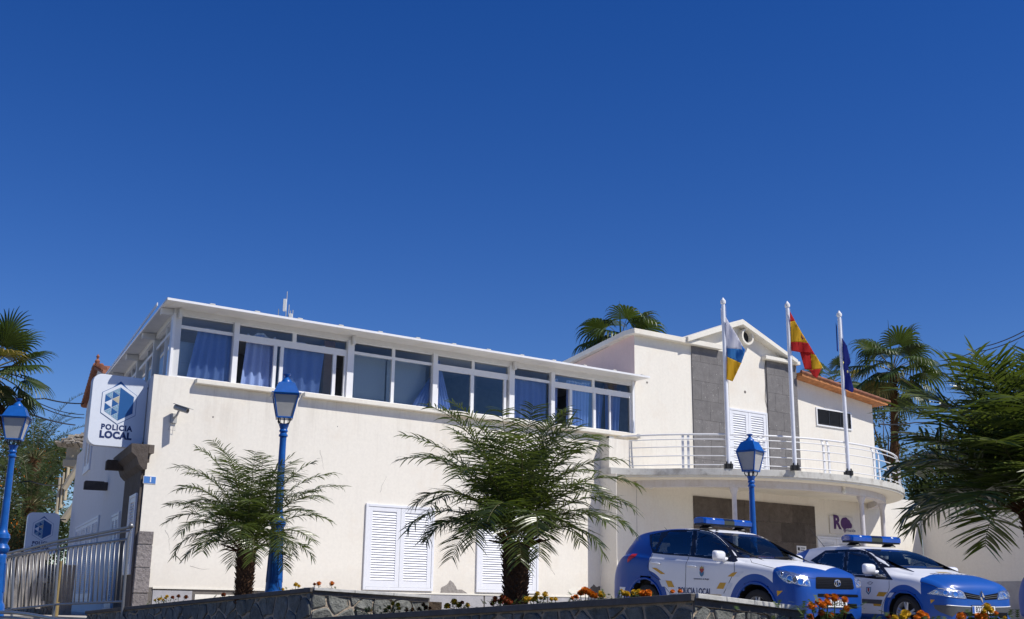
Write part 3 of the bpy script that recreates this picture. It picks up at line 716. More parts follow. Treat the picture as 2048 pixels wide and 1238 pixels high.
# ---------------------------------------------------------------- text and flat shapes
def text_mesh(txt, size, bold=0, ext_=.002, spacing=1.0, xs=1.0):
    cu = bpy.data.curves.new('lettering', 'FONT'); cu.body = txt; cu.size = size; cu.offset = bold; cu.extrude = ext_
    cu.align_x = 'CENTER'; cu.align_y = 'CENTER'; cu.space_character = spacing; cu.resolution_u = 3
    o = bpy.data.objects.new('lettering', cu); COL.objects.link(o)
    dg = bpy.context.evaluated_depsgraph_get(); me = bpy.data.meshes.new_from_object(o.evaluated_get(dg))
    bpy.data.objects.remove(o); bpy.data.curves.remove(cu)
    vs = [(v.co.x * xs, v.co.y, v.co.z) for v in me.vertices]; fs = [tuple(p.vertices) for p in me.polygons]
    bpy.data.meshes.remove(me); return vs, fs
def lettering(fr, txt, s, z, size, o, m, par, bold=0, spacing=1.0, xs=1.0, name='lettering'):
    vs, fs = text_mesh(txt, size, bold, .002, spacing, xs); mb = MB()
    mb.add([fr.p(s + x, z + y, o + .002 + w) for x, y, w in vs], fs); return mb.build(name, m, par, recalc=False)
M['signw'] = mat('sign_white', (.72, .76, .82), .35, .03, 2); M['signblue'] = mat('sign_blue', (.015, .10, .30), .4, .05); M['navy'] = mat('navy_lettering', (.012, .03, .12), .4, .05)
M['signbl2'] = mat('speckled_light_blue', (.22, .36, .48), .5, .6, 60); M['signtan'] = mat('sign_tan', (.48, .44, .33), .5, .1)
def rrect(s0, s1, z0, z1, r, n=6):
    P = []
    for cx, cz, a0 in ((s1 - r, z1 - r, 0), (s0 + r, z1 - r, 90), (s0 + r, z0 + r, 180), (s1 - r, z0 + r, 270)):
        for i in range(n + 1): a = R_(a0 + 90 * i / n); P.append((cx + r * math.cos(a), cz + r * math.sin(a)))
    return P
def police_sign(fr, s0, s1, z0, z1, label):
    w, h = s1 - s0, z1 - z0; cx, cz = (s0 + s1) / 2, z0 + h * .60
    t = thing('police_sign', fr.p(s1, z0, -.1), label, 'sign', 'POLICIA LOCAL wall signs')
    mb = MB(); fprism(mb, fr, rrect(s0, s1, z0, z1, .16 * w), -.2, 0); mb.build('sign_box', M['signw'], t, smooth=30, bevel=.008)
    R0 = .30 * w; hexa = lambda r: [(cx + r * math.sin(R_(60 * k)), cz + r * math.cos(R_(60 * k)) * 1.04) for k in range(6)]
    def lay(pts, o, m, n): mb = MB(); fprism(mb, fr, pts, o - .002, o + .0015); mb.build(n, M[m], t)
    lay([(cx - R0 * .78, cz + R0 * .98 * .72), (cx, cz + R0 * 1.42), (cx + R0 * .78, cz + R0 * .98 * .72), (cx + R0 * .78, cz + R0 * .60), (cx, cz + R0 * 1.0), (cx - R0 * .78, cz + R0 * .60)], .003, 'signblue', 'emblem_chevron')
    lay(hexa(R0 * 1.22), .006, 'signblue', 'emblem'); lay(hexa(R0 * 1.19), .009, 'signw', 'emblem'); 
    H = hexa(R0)   # 0 top,1 upper right,2 lower right,3 bottom,4 lower left,5 upper left
    lay([H[0], H[1], H[2], H[3]], .012, 'signblue', 'emblem')
    # left half: triangles
    tris = []
    xl, xm, xr = H[5][0], (H[5][0] + cx) / 2, cx
    def zt(x): u = (x - xl) / (cx - xl); return H[5][1] + (H[0][1] - H[5][1]) * u
    def zb(x): u = (x - xl) / (cx - xl); return H[4][1] + (H[3][1] - H[4][1]) * u
    side = H[5][1] - H[4][1]; hs_ = side / 2
    cols = {}
    for c_, (xa, xb) in enumerate(((xl, xm), (xm, xr))):
        na = 2 + c_; nb = 3 + c_
        A_ = [(xa, zb(xa) + i * hs_) for i in range(na + 1)]; B_ = [(xb, zb(xb) + i * hs_) for i in range(nb + 1)]
        for i in range(nb): tris.append((A_[min(i, na)], B_[i], B_[i + 1], 'b' + str(c_) + str(i)))
        for i in range(na): tris.append((A_[i], A_[i + 1], B_[i + 1], 'a' + str(c_) + str(i)))
    cm = {'b01': 'signw', 'a11': 'signblue', 'a12': 'signblue', 'a10': 'signblue', 'b12': 'signtan', 'a00': 'signblue', 'a01': 'signblue', 'b13': 'signbl2', 'b10': 'signbl2', 'b00': 'signbl2', 'b02': 'signbl2', 'b11': 'signbl2'}
    grp = {}
    for a, b, c, k in tris: grp.setdefault(cm.get(k, 'signblue'), []).append((a, b, c))
    for mname, L in grp.items():
        mb = MB()
        for T in L:
            gx = sum(q[0] for q in T) / 3; gz = sum(q[1] for q in T) / 3
            T = [(gx + (x - gx) * .93, gz + (z - gz) * .93) for x, z in T]; fprism(mb, fr, T, .010, .0135)
        mb.build('emblem_triangles', M[mname], t)
    lettering(fr, 'POLICIA', cx, z0 + h * .262, .135 * w, 0, M['navy'], t, .006 * w, 1.15)
    lettering(fr, 'LOCAL', cx - .01, z0 + h * .155, .172 * w, 0, M['navy'], t, .010 * w, 1.08)
    mb = MB(); mb.tube([fr.p(s1 - .05, z0 + .15, -.1), fr.p(s1 + .22, z0 + .15, -.1)], .02); mb.tube([fr.p(s1 - .05, z1 - .2, -.1), fr.p(s1 + .22, z1 - .2, -.1)], .02)
    mb.build('bracket', M['iron'], t); return t
g0 = S2.p(.62, 0, .10); G1 = Fr(g0, R_(57), 1)
a = G1.px(188, 746); b = G1.px(176, 888)
police_sign(G1, a[0], G1.px(297, 760)[0], b[1] - .01, G1.px(190, 746)[1], 'large white POLICIA LOCAL sign with blue hexagon high on the corner above the stone cornice')
g1 = S2.p(17.1, 0, .2); G2 = Fr(g1, R_(60), 1)
a = G2.px(57, 1024); W2_ = G2.px(121, 1030)[0] - a[0]
police_sign(G2, a[0], a[0] + W2_, a[1] - W2_ * 1.33, a[1], 'smaller looking POLICIA LOCAL sign farther down the side street behind the steel railing')
# wall camera, number plate, floodlight, antenna
q = A.px(347, 836); t = thing('security_camera', A.p(q[0], q[1], 0), 'grey bullet security camera on a bracket on the cream wall', 'camera')
mb = MB(); fbox(mb, A, q[0] - .07, q[0] + .07, q[1] - .12, q[1] + .1, 0, .05); mb.tube([A.p(q[0], q[1], .03), A.p(q[0], q[1] + .03, .2), A.p(q[0] + .02, q[1] + .14, .27)], .025); mb.tube([A.p(q[0] + .03, q[1] - .1, .03), A.p(q[0] + .04, q[1] - .3, .06), A.p(q[0] - .12, q[1] - .28, .05), A.p(q[0] - .05, q[1] - .02, .16)], .006, 5)
mb.build('bracket', M['cctv'], t)
mb = MB(); c = Vector(A.p(q[0] + .06, q[1] + .17, .34)); dv = Vector((A.n[0] * .75 + A.d[0] * .5, A.n[1] * .75 + A.d[1] * .5, -.28)).normalized()
mb.tube([c - dv * .2, c + dv * .17], .062, 10); mb.build('housing', M['cctv'], t, smooth=40)
mb = MB(); rt = dv.to_track_quat('Y', 'Z').to_matrix(); mb.box(c + V(0, 0, .07) + dv * .04, (.075, .24, .008), 0, rt); mb.build('sun_shield', M['cctv'], t)
mb = MB(); mb.tube([c + dv * .17, c + dv * .175], .045, 10); mb.build('lens', M['iron'], t)
q = A.px(300.5, 960); t = thing('house_number_plate', A.p(q[0], q[1] - .07), 'small blue and white house number plate reading 1 on the corner', 'house number')
mb = MB(); fbox(mb, A, q[0] - .16, q[0] + .13, q[1] - .085, q[1] + .085, .0, .012); mb.build('plate', M['white'], t)
M['plateblue'] = mat('enamel_blue', (.08, .22, .55), .3, .05); mb = MB(); fbox(mb, A, q[0] - .15, q[0] - .045, q[1] - .075, q[1] + .075, .01, .016); fbox(mb, A, q[0] + .045, q[0] + .12, q[1] - .075, q[1] + .075, .01, .016); fbox(mb, A, q[0] - .045, q[0] + .045, q[1] - .075, q[1] + .075, .01, .0145); mb.build('plate_border', M['plateblue'], t)
lettering(A, '1', q[0], q[1], .15, .017, M['white'], t, .006)
q = A.px(1208, 880); t = thing('floodlight', A.p(q[0], q[1] - .1, .3), 'small dark floodlight under the window ledge at the left end of the balcony', 'floodlight')
mb = MB(); fbox(mb, A, q[0] - .1, q[0] + .1, q[1] - .08, q[1] + .08, .22, .34); fbox(mb, A, q[0] - .02, q[0] + .02, q[1] - .02, q[1] + .02, 0, .22); mb.build('housing', M['iron'], t, bevel=.02)
mb = MB(); fbox(mb, A, q[0] - .085, q[0] + .085, q[1] - .065, q[1] + .065, .34, .345); mb.build('glass', M['cctv'], t)
b0 = at_y(571, 640, 33); t = thing('roof_antenna', (b0[0], b0[1], 8.3), 'antenna mast with a white panel behind the gallery roof', 'antenna')
z1 = at_y(571, 583, 33)[2]; mb = MB(); mb.tube([(b0[0], b0[1], 8.3), (b0[0], b0[1], z1)], .012, 6); 
for dx, h in ((-.22, .25), (.08, .38), (.2, .22), (.13, .2)): mb.tube([(b0[0] + dx, b0[1], 8.3), (b0[0] + dx, b0[1], z1 - .78 + h)], .012, 6)
mb.tube([(b0[0] - .2, b0[1], 8.75), (b0[0] + .25, b0[1], 8.7)], .015, 6); mb.build('mast', M['cctv'], t)
mb = MB(); mb.box((b0[0] - .04, b0[1] - .03, z1 - .42), (.05, .04, .18)); mb.box((b0[0] + .15, b0[1] - .03, z1 - .78), (.05, .04, .1)); mb.build('antenna_panel', M['bulb'], t, bevel=.01)
# purple logo sign and notice next to the entrance
q0 = A.px(1657, 1031); q1 = A.px(1706, 1070); t = thing('logo_sign', A.p(q0[0], q1[1]), 'translucent wall sign with a purple R shaped tree logo and the word Formación', 'sign')
M['cream_sign'] = mat('clear_sign_panel', (.70, .66, .60), .25, .03); M['purple'] = mat('purple_vinyl', (.075, .012, .10), .4, .1)
mb = MB(); fbox(mb, A, q0[0], q1[0], q1[1], q0[1], .02, .035); mb.build('panel', M['cream_sign'], t)
mb = MB(); cx, cz = q0[0], q1[1]; w, h = q1[0] - q0[0], q0[1] - q1[1]
def disc(x, z, r, o=.04, sx_=1): 
    P = [(cx + (x + r * sx_ * math.cos(i * math.pi / 10)) * w, cz + z * h + r * math.sin(i * math.pi / 10) * w) for i in range(20)]; fprism(mb, A, P, .036, o)
vs, fs = text_mesh('R', .62, .025); mb.add([A.p(cx + .3 * w + x, cz + .62 * h + y, .04 + k) for x, y, k in vs], fs)
disc(.62, .62, .16, .042); disc(.76, .6, .13, .0425); disc(.68, .72, .12, .043); disc(.86, .52, .08, .0435)
fprism(mb, A, [(cx + .60 * w, cz + .1 * h), (cx + .64 * w, cz + .1 * h), (cx + .66 * w, cz + .5 * h), (cx + .60 * w, cz + .5 * h)], .036, .041); mb.build('logo', M['purple'], t)
lettering(A, 'Formación', cx + .82 * w, cz + .24 * h, .15, .036, M['navy'], t)
q = A.px(1600, 1103); t = thing('notice_plate', A.p(q[0], q[1] - .2), 'small white notice with dark lettering on the stone cladding behind the cars', 'notice')
mb = MB(); fbox(mb, A, q[0] - .2, q[0] + .26, q[1] - .2, q[1] + .18, .035, .05); mb.build('plate', M['white'], t)
mb = MB()
for i in range(4): fbox(mb, A, q[0] - .02, q[0] + .2 - .04 * (i % 2), q[1] + .1 - i * .07, q[1] + .125 - i * .07, .05, .052)
fbox(mb, A, q[0] - .16, q[0] - .06, q[1] + .03, q[1] + .13, .05, .052); fbox(mb, A, q[0] - .15, q[0] - .07, q[1] - .12, q[1] - .03, .05, .052); mb.build('notice_print', M['iron'], t)
# ---------------------------------------------------------------- street lamps
def make_lamp():
    t = thing('street_lamp', (0, 0, 0))
    mb = MB(); mb.lathe([(.165, -.3), (.165, .1), (.15, .14), (.13, .17), (.125, .22), (.1, .86), (.105, .90), (.09, .93), (.125, .97), (.135, 1.02), (.115, 1.06), (.09, 1.09), (.10, 1.13), (.125, 1.18), (.115, 1.24), (.085, 1.27), (.066, 1.32), (.064, 1.4), (.05, 2.42), (.052, 2.5), (.068, 2.51), (.068, 2.535), (.052, 2.55), (.052, 2.57), (.066, 2.585), (.066, 2.6), (.055, 2.62), (.075, 2.68), (.08, 2.7), (.03, 2.71)], (0, 0, 0), 20)
    mb.build('post', M['lampblue'], t, smooth=35)
    mb = MB()
    for k in range(4):
        a = R_(90 * k); ca, sa = math.cos(a), math.sin(a); W_ = .045
        def L(x, z, d): return (ca * d - sa * x, sa * d + ca * x, z)
        for (x0, x1, z0, z1) in ((-W_, -W_ + .01, .32, .78), (W_ - .01, W_, .32, .78), (-W_, W_, .32, .335), (-W_, W_, .765, .78)):
            f = lambda z: .1235 - (z - .22) * .0391
            mb.hexa([L(x0, z0, f(z0) - .01), L(x1, z0, f(z0) - .01), L(x1, z0, f(z0) + .004), L(x0, z0, f(z0) + .004), L(x0, z1, f(z1) - .01), L(x1, z1, f(z1) - .01), L(x1, z1, f(z1) + .004), L(x0, z1, f(z1) + .004)])
    mb.build('base_panel', M['lampblue'], t)
    mb = MB()
    for k in range(4):
        a = R_(45 + 90 * k); c, s = math.cos(a), math.sin(a)
        mb.tube([(c * .03, s * .03, 2.70), (c * .10, s * .10, 2.71), (c * .125, s * .125, 2.75), (c * .12, s * .12, 2.79), (c * .15, s * .15, 2.80)], .009, 6)
        a = R_(90 * k); c, s = math.cos(a), math.sin(a)
        mb.tube([(c * .02, s * .02, 2.70), (c * .06, s * .06, 2.72), (c * .06, s * .06, 2.80)], .007, 6)
    mb.build('cage_scroll', M['iron'], t)
    zb, zt, hb, ht = 2.80, 3.14, .115, .185
    l = MB(); l.box((0, 0, zb - .006), (hb + .012, hb + .012, .012)); l.box((0, 0, zt + .008), (ht + .01, ht + .01, .012))
    for sx_, sy in ((1, 1), (-1, 1), (-1, -1), (1, -1)):
        l.prism([(sx_ * hb + d[0], sy * hb + d[1], zb) for d in ((-.011, -.011), (.011, -.011), (.011, .011), (-.011, .011))], [(sx_ * ht + d[0], sy * ht + d[1], zt) for d in ((-.011, -.011), (.011, -.011), (.011, .011), (-.011, .011))])
    lf = l.build('lantern_frame', M['lampblue'], t, bevel=.002)
    g = MB(); g.prism([(x * (hb - .004), y * (hb - .004), zb + .008) for x, y in ((-1, -1), (1, -1), (1, 1), (-1, 1))], [(x * (ht - .004), y * (ht - .004), zt) for x, y in ((-1, -1), (1, -1), (1, 1), (-1, 1))]); g.build('lamp_glass', M['frost'], t)
    r = MB(); h1 = .225
    sq_ = lambda h, z: [(-h, -h, z), (h, -h, z), (h, h, z), (-h, h, z)]
    r.prism(sq_(h1, zt + .018), sq_(h1, zt + .03)); r.prism(sq_(h1 - .03, zt + .03), sq_(.12, zt + .20)); r.prism(sq_(.10, zt + .20), sq_(.085, zt + .215))
    r.lathe([(.085, .21), (.08, .235), (.05, .27), (.03, .29), (.028, .31), (.055, .33), (.06, .345), (.02, .35)], (0, 0, zt), 14)
    r.build('lantern_roof', M['lampblue'], t, smooth=30); return t
lamp = make_lamp(); lg = 'blue cast iron street lamps'
q = at_y(547, 1183, 18.0); lamp.location = (q[0], q[1], 1.60); lamp.rotation_euler = (0, 0, R_(14))
tag(lamp, 'blue street lamp with lantern standing in the garden bed behind the smaller palm', 'street lamp', lg)
def scaled_lamp(px, pt, D, rz, zbase, label):
    top = at_y(px, pt, D); c = copy_tree(lamp, (top[0], top[1], zbase), rz, label); k = (top[2] - zbase) / 3.49; c.scale = (k,) * 3; return c
scaled_lamp(38, 797, 20, R_(12), 1.4, 'blue street lamp at the far left edge beside the fan palm')
scaled_lamp(1499, 868, 23, R_(52), 1.3, 'blue street lamp rising behind the roof of the white and blue off-road car')
k = (at_y(568, 748, 18)[2] - 1.60) / 3.49; lamp.scale = (k,) * 3
# ---------------------------------------------------------------- flagpoles and flags
def gridpoly(pts, step):
    bm = bmesh.new(); vs = [bm.verts.new((x, y, 0)) for x, y in pts]; bm.faces.new(vs)
    for ax in (0, 1):
        lo = min(p[ax] for p in pts); hi = max(p[ax] for p in pts); k = math.floor(lo / step) + 1
        while k * step < hi - 1e-6:
            co = [0, 0, 0]; co[ax] = k * step; no = [0, 0, 0]; no[ax] = 1
            bmesh.ops.bisect_plane(bm, geom=bm.verts[:] + bm.edges[:] + bm.faces[:], plane_co=co, plane_no=no, dist=1e-6); k += 1
    bmesh.ops.triangulate(bm, faces=[f for f in bm.faces if len(f.verts) > 4])
    bm.verts.index_update(); V_ = [(v.co.x, v.co.y) for v in bm.verts]; F = [tuple(v.index for v in f.verts) for f in bm.faces]; bm.free(); return V_, F
def pole(px0, py0, pxb, pyb, label):
    b = at_z(pxb, pyb, GZ); lo = A.loc(b); 
    kk = 1 + .30 / math.hypot(b[0], b[1]); b = (b[0] * kk, b[1] * kk, GZ)
    top = at_y(px0, py0, b[1])[2]
    t = thing('flagpole', b, label, 'flagpole', 'white flagpoles on the balcony')
    mb = MB(); mb.lathe([(.062, .12), (.058, top - GZ - .3), (.05, top - GZ - .18)], b, 14); mb.build('pole', M['alu'], t, smooth=35)
    mb = MB(); mb.lathe([(.05, -.2), (.075, -.19), (.085, -.14), (.075, -.09), (.06, -.085), (.03, -.03), (.004, .0)], (b[0], b[1], top), 14); mb.build('finial', M['white'], t, smooth=35)
    mb = MB(); mb.box((b[0], b[1], b[2] + .07), (.12, .1, .07)); mb.box((b[0] - .06, b[1] - .09, b[2] + .1), (.02, .02, .1)); mb.box((b[0] + .06, b[1] - .09, b[2] + .1), (.02, .02, .1)); mb.build('pole_base', M['black'], t, bevel=.01)
    mb = MB(); mb.tube([(b[0] + .075, b[1] - .03, b[2] + 1.0), (b[0] + .075, b[1] - .03, top - .25)], .004, 5); mb.build('halyard', M['cctv'], t)
    return b
PB = [pole(1446, 595, 1457, 935, 'white flagpole carrying the white, blue and yellow flag'), pole(1573, 602, 1590, 938, 'white flagpole carrying the red and yellow flag'), pole(1676, 621, 1697, 949, 'white flagpole carrying the dark blue flag')]
def flagmat(name, c, tr=.5):
    return cloth_mat(name, c, tr)
fm = {'w': flagmat('flag_white', (.78, .78, .84)), 'b': flagmat('flag_light_blue', (.06, .28, .62)), 'B': flagmat('flag_bright_blue', (.05, .32, .8)), 'y': flagmat('flag_yellow', (.80, .52, .03)), 'r': flagmat('flag_red', (.62, .03, .03)), 'n': flagmat('flag_navy', (.012, .03, .28)), 'k': flagmat('flag_crest', (.4, .15, .1)), 'Y': flagmat('flag_star', (.9, .8, .3), 0)}
def flag(base, pieces, label, cat='flag'):
    ks = list({p[0]: 0 for p in pieces}); mb = MB()
    for n_, (c, pts, dy) in enumerate(pieces):
        P, F = gridpoly([(1360 + x / 3.8696, 580 + y / 3.8696) for x, y in pts], 3.2)
        mb.add([at_y(x, y, base[1] + dy + .025 * math.sin(x * .25 + y * .05) + .008 * math.sin(x * .8 - y * .1)) for x, y in P], F, ks.index(c))
    o = solo(mb, 'flag', [fm[k] for k in ks], label, cat, 'flags on the balcony poles', smooth='all', recalc=False)
    sm = o.modifiers.new('thickness', 'SOLIDIFY'); sm.thickness = .004
flag(PB[0], [('w', [(352, 205), (392, 275), (440, 350), (486, 432), (478, 458), (360, 450), (351, 330)], -.07), ('b', [(360, 450), (478, 458), (500, 492), (474, 566), (366, 518)], -.07), ('y', [(366, 518), (474, 566), (440, 640), (407, 708), (360, 690)], -.07),
     ('B', [(474, 425), (506, 462), (497, 492), (480, 458)], -.1), ('w', [(315, 140), (330, 160), (332, 300), (326, 300), (317, 220)], .09), ('b', [(326, 300), (332, 300), (345, 470), (331, 470)], .09), ('y', [(331, 470), (372, 480), (375, 612), (362, 625), (338, 642)], .09)],
     'white, blue and yellow flag drooping from the left pole')
flag(PB[1], [('r', [(850, 165), (890, 238), (853, 245)], -.07), ('y', [(853, 245), (890, 238), (945, 335), (992, 410), (925, 402), (858, 402)], -.07), ('r', [(858, 402), (925, 402), (992, 410), (1046, 502), (985, 486), (928, 482), (862, 470)], -.07),
     ('r', [(928, 482), (1010, 487), (1022, 614), (965, 612)], -.04), ('y', [(1010, 487), (1050, 502), (1102, 594), (1096, 612), (1022, 616)], -.05), ('r', [(1000, 619), (1092, 610), (1060, 683), (1030, 665)], -.06), ('k', [(940, 340), (958, 372), (950, 388), (936, 366)], -.14)],
     'red and yellow flag drooping from the middle pole')
flag(PB[2], [('n', [(1252, 368), (1292, 430), (1322, 560), (1300, 600), (1345, 768), (1335, 795), (1275, 765), (1262, 500)], -.07), ('n', [(1205, 250), (1214, 280), (1224, 480), (1214, 470)], .09), ('Y', [(1262, 550), (1268, 560), (1264, 572), (1259, 562)], -.15), ('Y', [(1290, 625), (1300, 624), (1302, 640), (1293, 642)], -.15)],
     'dark blue flag with yellow stars hanging limp from the right pole')
# ---------------------------------------------------------------- stone walls
def clip(poly, a, b, c):   # keep a*x+b*y<=c
    out = []
    for i in range(len(poly)):
        p, q = poly[i], poly[(i + 1) % len(poly)]; dp = a * p[0] + b * p[1] - c; dq = a * q[0] + b * q[1] - c
        if dp <= 0: out.append(p)
        if (dp < 0) != (dq < 0) and dp != dq: t = dp / (dp - dq); out.append((p[0] + (q[0] - p[0]) * t, p[1] + (q[1] - p[1]) * t))
    return out
def stones(mb, fr, s0, s1, zf, z0, size, o0, m=0, gap=.018, seed=1):
    rn = random.Random(seed); pts = []
    n_s = max(1, int((s1 - s0) / size)); zt = max(zf(s0), zf(s1)); n_z = max(1, int((zt - z0) / (size * .85)))
    for i in range(-1, n_s + 1):
        for j in range(-1, n_z + 1): pts.append((s0 + (i + .5 + rn.uniform(-.42, .42)) * (s1 - s0) / n_s, z0 + (j + .5 + rn.uniform(-.4, .4)) * (zt - z0) / n_z))
    for p in pts:
        poly = [(s0 + .005, z0), (s1 - .005, z0), (s1 - .005, zf(s1)), (s0 + .005, zf(s0))]
        for q in pts:
            if q is p or abs(q[0] - p[0]) > size * 3 or abs(q[1] - p[1]) > size * 3: continue
            a, b = q[0] - p[0], q[1] - p[1]; L = math.hypot(a, b); mid = ((p[0] + q[0]) / 2, (p[1] + q[1]) / 2)
            poly = clip(poly, a / L, b / L, (mid[0] * a + mid[1] * b) / L - gap * rn.uniform(.5, 1.2))
            if len(poly) < 3: break
        if len(poly) < 3: continue
        cx = sum(q[0] for q in poly) / len(poly); cz = sum(q[1] for q in poly) / len(poly)
        # roughen outline
        P2 = []
        for i in range(len(poly)):
            a, b = poly[i], poly[(i + 1) % len(poly)]; L = math.hypot(b[0] - a[0], b[1] - a[1])
            if L < .01: continue
            P2.append((a[0] + (cx - a[0]) * .06, a[1] + (cz - a[1]) * .06)); k = max(1, int(L / .05))
            for t in range(1, k): u = t / k; P2.append((a[0] + (b[0] - a[0]) * u + rn.uniform(-.006, .006), a[1] + (b[1] - a[1]) * u + rn.uniform(-.006, .006)))
        if len(P2) < 3: continue
        h = rn.uniform(.012, .03); tx, tz = rn.uniform(-.08, .08), rn.uniform(-.08, .08)
        A1 = [fr.p(x, z, o0 - .01) for x, z in P2]; B1 = [fr.p(x, z, o0 + h * .7) for x, z in P2]
        C1 = [fr.p(cx + (x - cx) * .88, cz + (z - cz) * .88, o0 + h + tx * (x - cx) + tz * (z - cz) + rn.uniform(-.002, .002)) for x, z in P2]
        mb.prism(A1, B1, m, False); mb.prism(B1, C1, m, False); mb.add(C1, [tuple(range(len(C1)))], m)
def garden_wall(K, E, zK, zE, L, zL, label, seed, size=.26, zb=-.1, capseg=3, splay=0):
    FD = Fr(K, math.atan2(E[0] - K[0], E[1] - K[1]), -1); DL = math.hypot(E[0] - K[0], E[1] - K[1])
    FL = Fr(K, AN, 1); LL = math.hypot(L[0] - K[0], L[1] - K[1])
    t = thing('garden_wall', (K[0], K[1], 0), label, 'wall', 'stone garden walls')
    th = .26; zf = lambda s: zK + (zE - zK) * s / DL; zg = lambda s: zK + (zL - zK) * s / LL
    mb = MB()
    fprism(mb, FD, [(0.0, zb), (DL, zb), (DL, zf(DL) - .05), (0.0, zf(0) - .05)], -th, 0)
    fprism(mb, FL, [(0.001, zb), (LL, zb), (LL, zg(LL) - .045), (0.001, zg(0) - .055)], -th, -.001)
    mb.build('wall_core', M['mortar'], t)
    mb = MB(); stones(mb, FD, .0, DL, lambda s: zf(s) - .075, max(zb, .5), size, 0, 0, seed=seed); mb.build('facing_stones', M['basalt'], t, smooth=30)
    mb = MB(); stones(mb, FL, .0, LL, lambda s: zg(s) - .075, max(zb, .5), size * .8, 0, 0, .014, seed=seed + 5); mb.build('facing_stones', M['basalt'], t, smooth=30)
    mb = MB(); fprism(mb, FD, [(-.03, zf(0) - .055), (DL, zf(DL) - .055), (DL, zf(DL)), (-.03, zf(0))], -th - .02, .045); mb.build('dark_coping', M['render'], t, bevel=.006)
    mb = MB(); fprism(mb, FL, [(.002, zg(0) - .09), (LL, zg(LL) - .09), (LL, zg(LL) - .035), (.002, zg(0) - .035)], -.06, .022); mb.build('cap_shade_band', M['render'], t)  # dark band stands in for the shade below the cap slabs
    n = capseg
    for i in range(n):
        a, b = LL * i / n + .002 - (.0 if i else .0), LL * (i + 1) / n - .004; mb = MB()
        fprism(mb, FL, [(a, zg(a) - .034), (b, zg(b) - .034), (b, zg(b) + .002), (a, zg(a) + .002)], -th, .06); mb.build('cap_slab', M['capw'], t, bevel=.004)
    return FD, FL
zE1 = at_y(110, 1230, Fr(K1, math.atan2(E1[0] - K1[0], E1[1] - K1[1]), -1).o[1] * 0 + 23.7)[2]
FL1 = Fr(K1, AN, 1); r1 = FL1.px(858, 1191); zL1 = r1[1]; L1 = FL1.p(r1[0], 0)[:2]
FD1 = Fr(K1, math.atan2(-A.n[0], -A.n[1]), -1); r = FD1.px(110, 1229); DE = 9.6; E1 = FD1.p(DE, 0)[:2]; zE1 = K1[2] + (r[1] - K1[2]) * DE / r[0]
garden_wall(K1, E1, K1[2], zE1, L1, zL1, 'dark stone garden wall with pale capped end in front of the smaller palm and lamp', 3, .34)
FL2 = Fr(K2, AN, 1); r2 = FL2.px(1604, 1214); L2 = FL2.p(r2[0], 0)[:2]
FD2 = Fr(K2, math.atan2(-A.n[0], -A.n[1]), -1); r = FD2.px(600, 1238); print('W2', r); rl = min(r[0], 9.0); E2 = FD2.p(rl, 0)[:2]; zE2 = K2[2] + (r[1] - K2[2]) * rl / r[0]
garden_wall(K2, E2, K2[2], zE2, L2, r2[1], 'nearest stone garden wall running below the tall palm, its sunlit end beside the off-road car', 11, .23, capseg=4)
# ---------------------------------------------------------------- palms
def frond(mb, base, az, el, length, droop, nl, ll, lw, rn, twist=.0, start=.16, vee=.35, sag=.5, rach=.012, mr=1):
    N = 14; p = Vector(base); path = [p.copy()]; e = el; tang = []
    d = Vector((math.cos(az) * math.cos(e), math.sin(az) * math.cos(e), math.sin(e))); tang.append(d)
    for i in range(N):
        p = p + d * (length / N); path.append(p.copy())
        e -= droop / N * (.4 + 1.4 * i / N); az += twist / N
        d = Vector((math.cos(az) * math.cos(e), math.sin(az) * math.cos(e), math.sin(e))); tang.append(d)
    mb.tube(path, [rach * (1 - .85 * i / N) for i in range(N + 1)], 4, mr, False)
    for i in range(nl):
        t = start + (1 - start) * (i + rn.uniform(-.2, .2)) / nl; t = min(max(t, .02), .995)
        f = t * N; k = int(f); u = f - k; P = path[k].lerp(path[min(k + 1, N)], u); T = tang[k].lerp(tang[min(k + 1, N)], u).normalized()
        side = T.cross(V(0, 0, 1)); side = side.normalized() if side.length > .05 else V(1, 0, 0)
        up = side.cross(T).normalized()
        L = ll * (.66 + .34 * math.sin(math.pi * min(1, t + .12))) * rn.uniform(.85, 1.1) * (1 if t < .85 else .8)
        for sgn in (-1, 1):
            fw = .28 + .45 * t ** 1.5 + rn.uniform(-.12, .12)
            D = (side * sgn + T * fw + up * (vee + rn.uniform(-.28, .28))).normalized()
            Wv = (T - D * T.dot(D)); Wv = (Wv.normalized() * math.cos(.5) + up * math.sin(.5) * rn.choice((-1, 1))).normalized() * (lw * .5)
            sg = sag * rn.uniform(.6, 1.3)
            a = P; q = []; cur = D.copy(); segs = 4
            ws = (.6, 1.0, .95, .7, .05)
            for j in range(segs + 1):
                q.append((a - Wv * ws[j], a + Wv * ws[j])); a = a + cur * (L / segs); cur = (cur + V(0, 0, -sg * .32)).normalized()
            vs = [x for pr in q for x in pr]
            mb.add(vs, [(2 * j, 2 * j + 1, 2 * j + 3, 2 * j + 2) for j in range(segs)], 0)
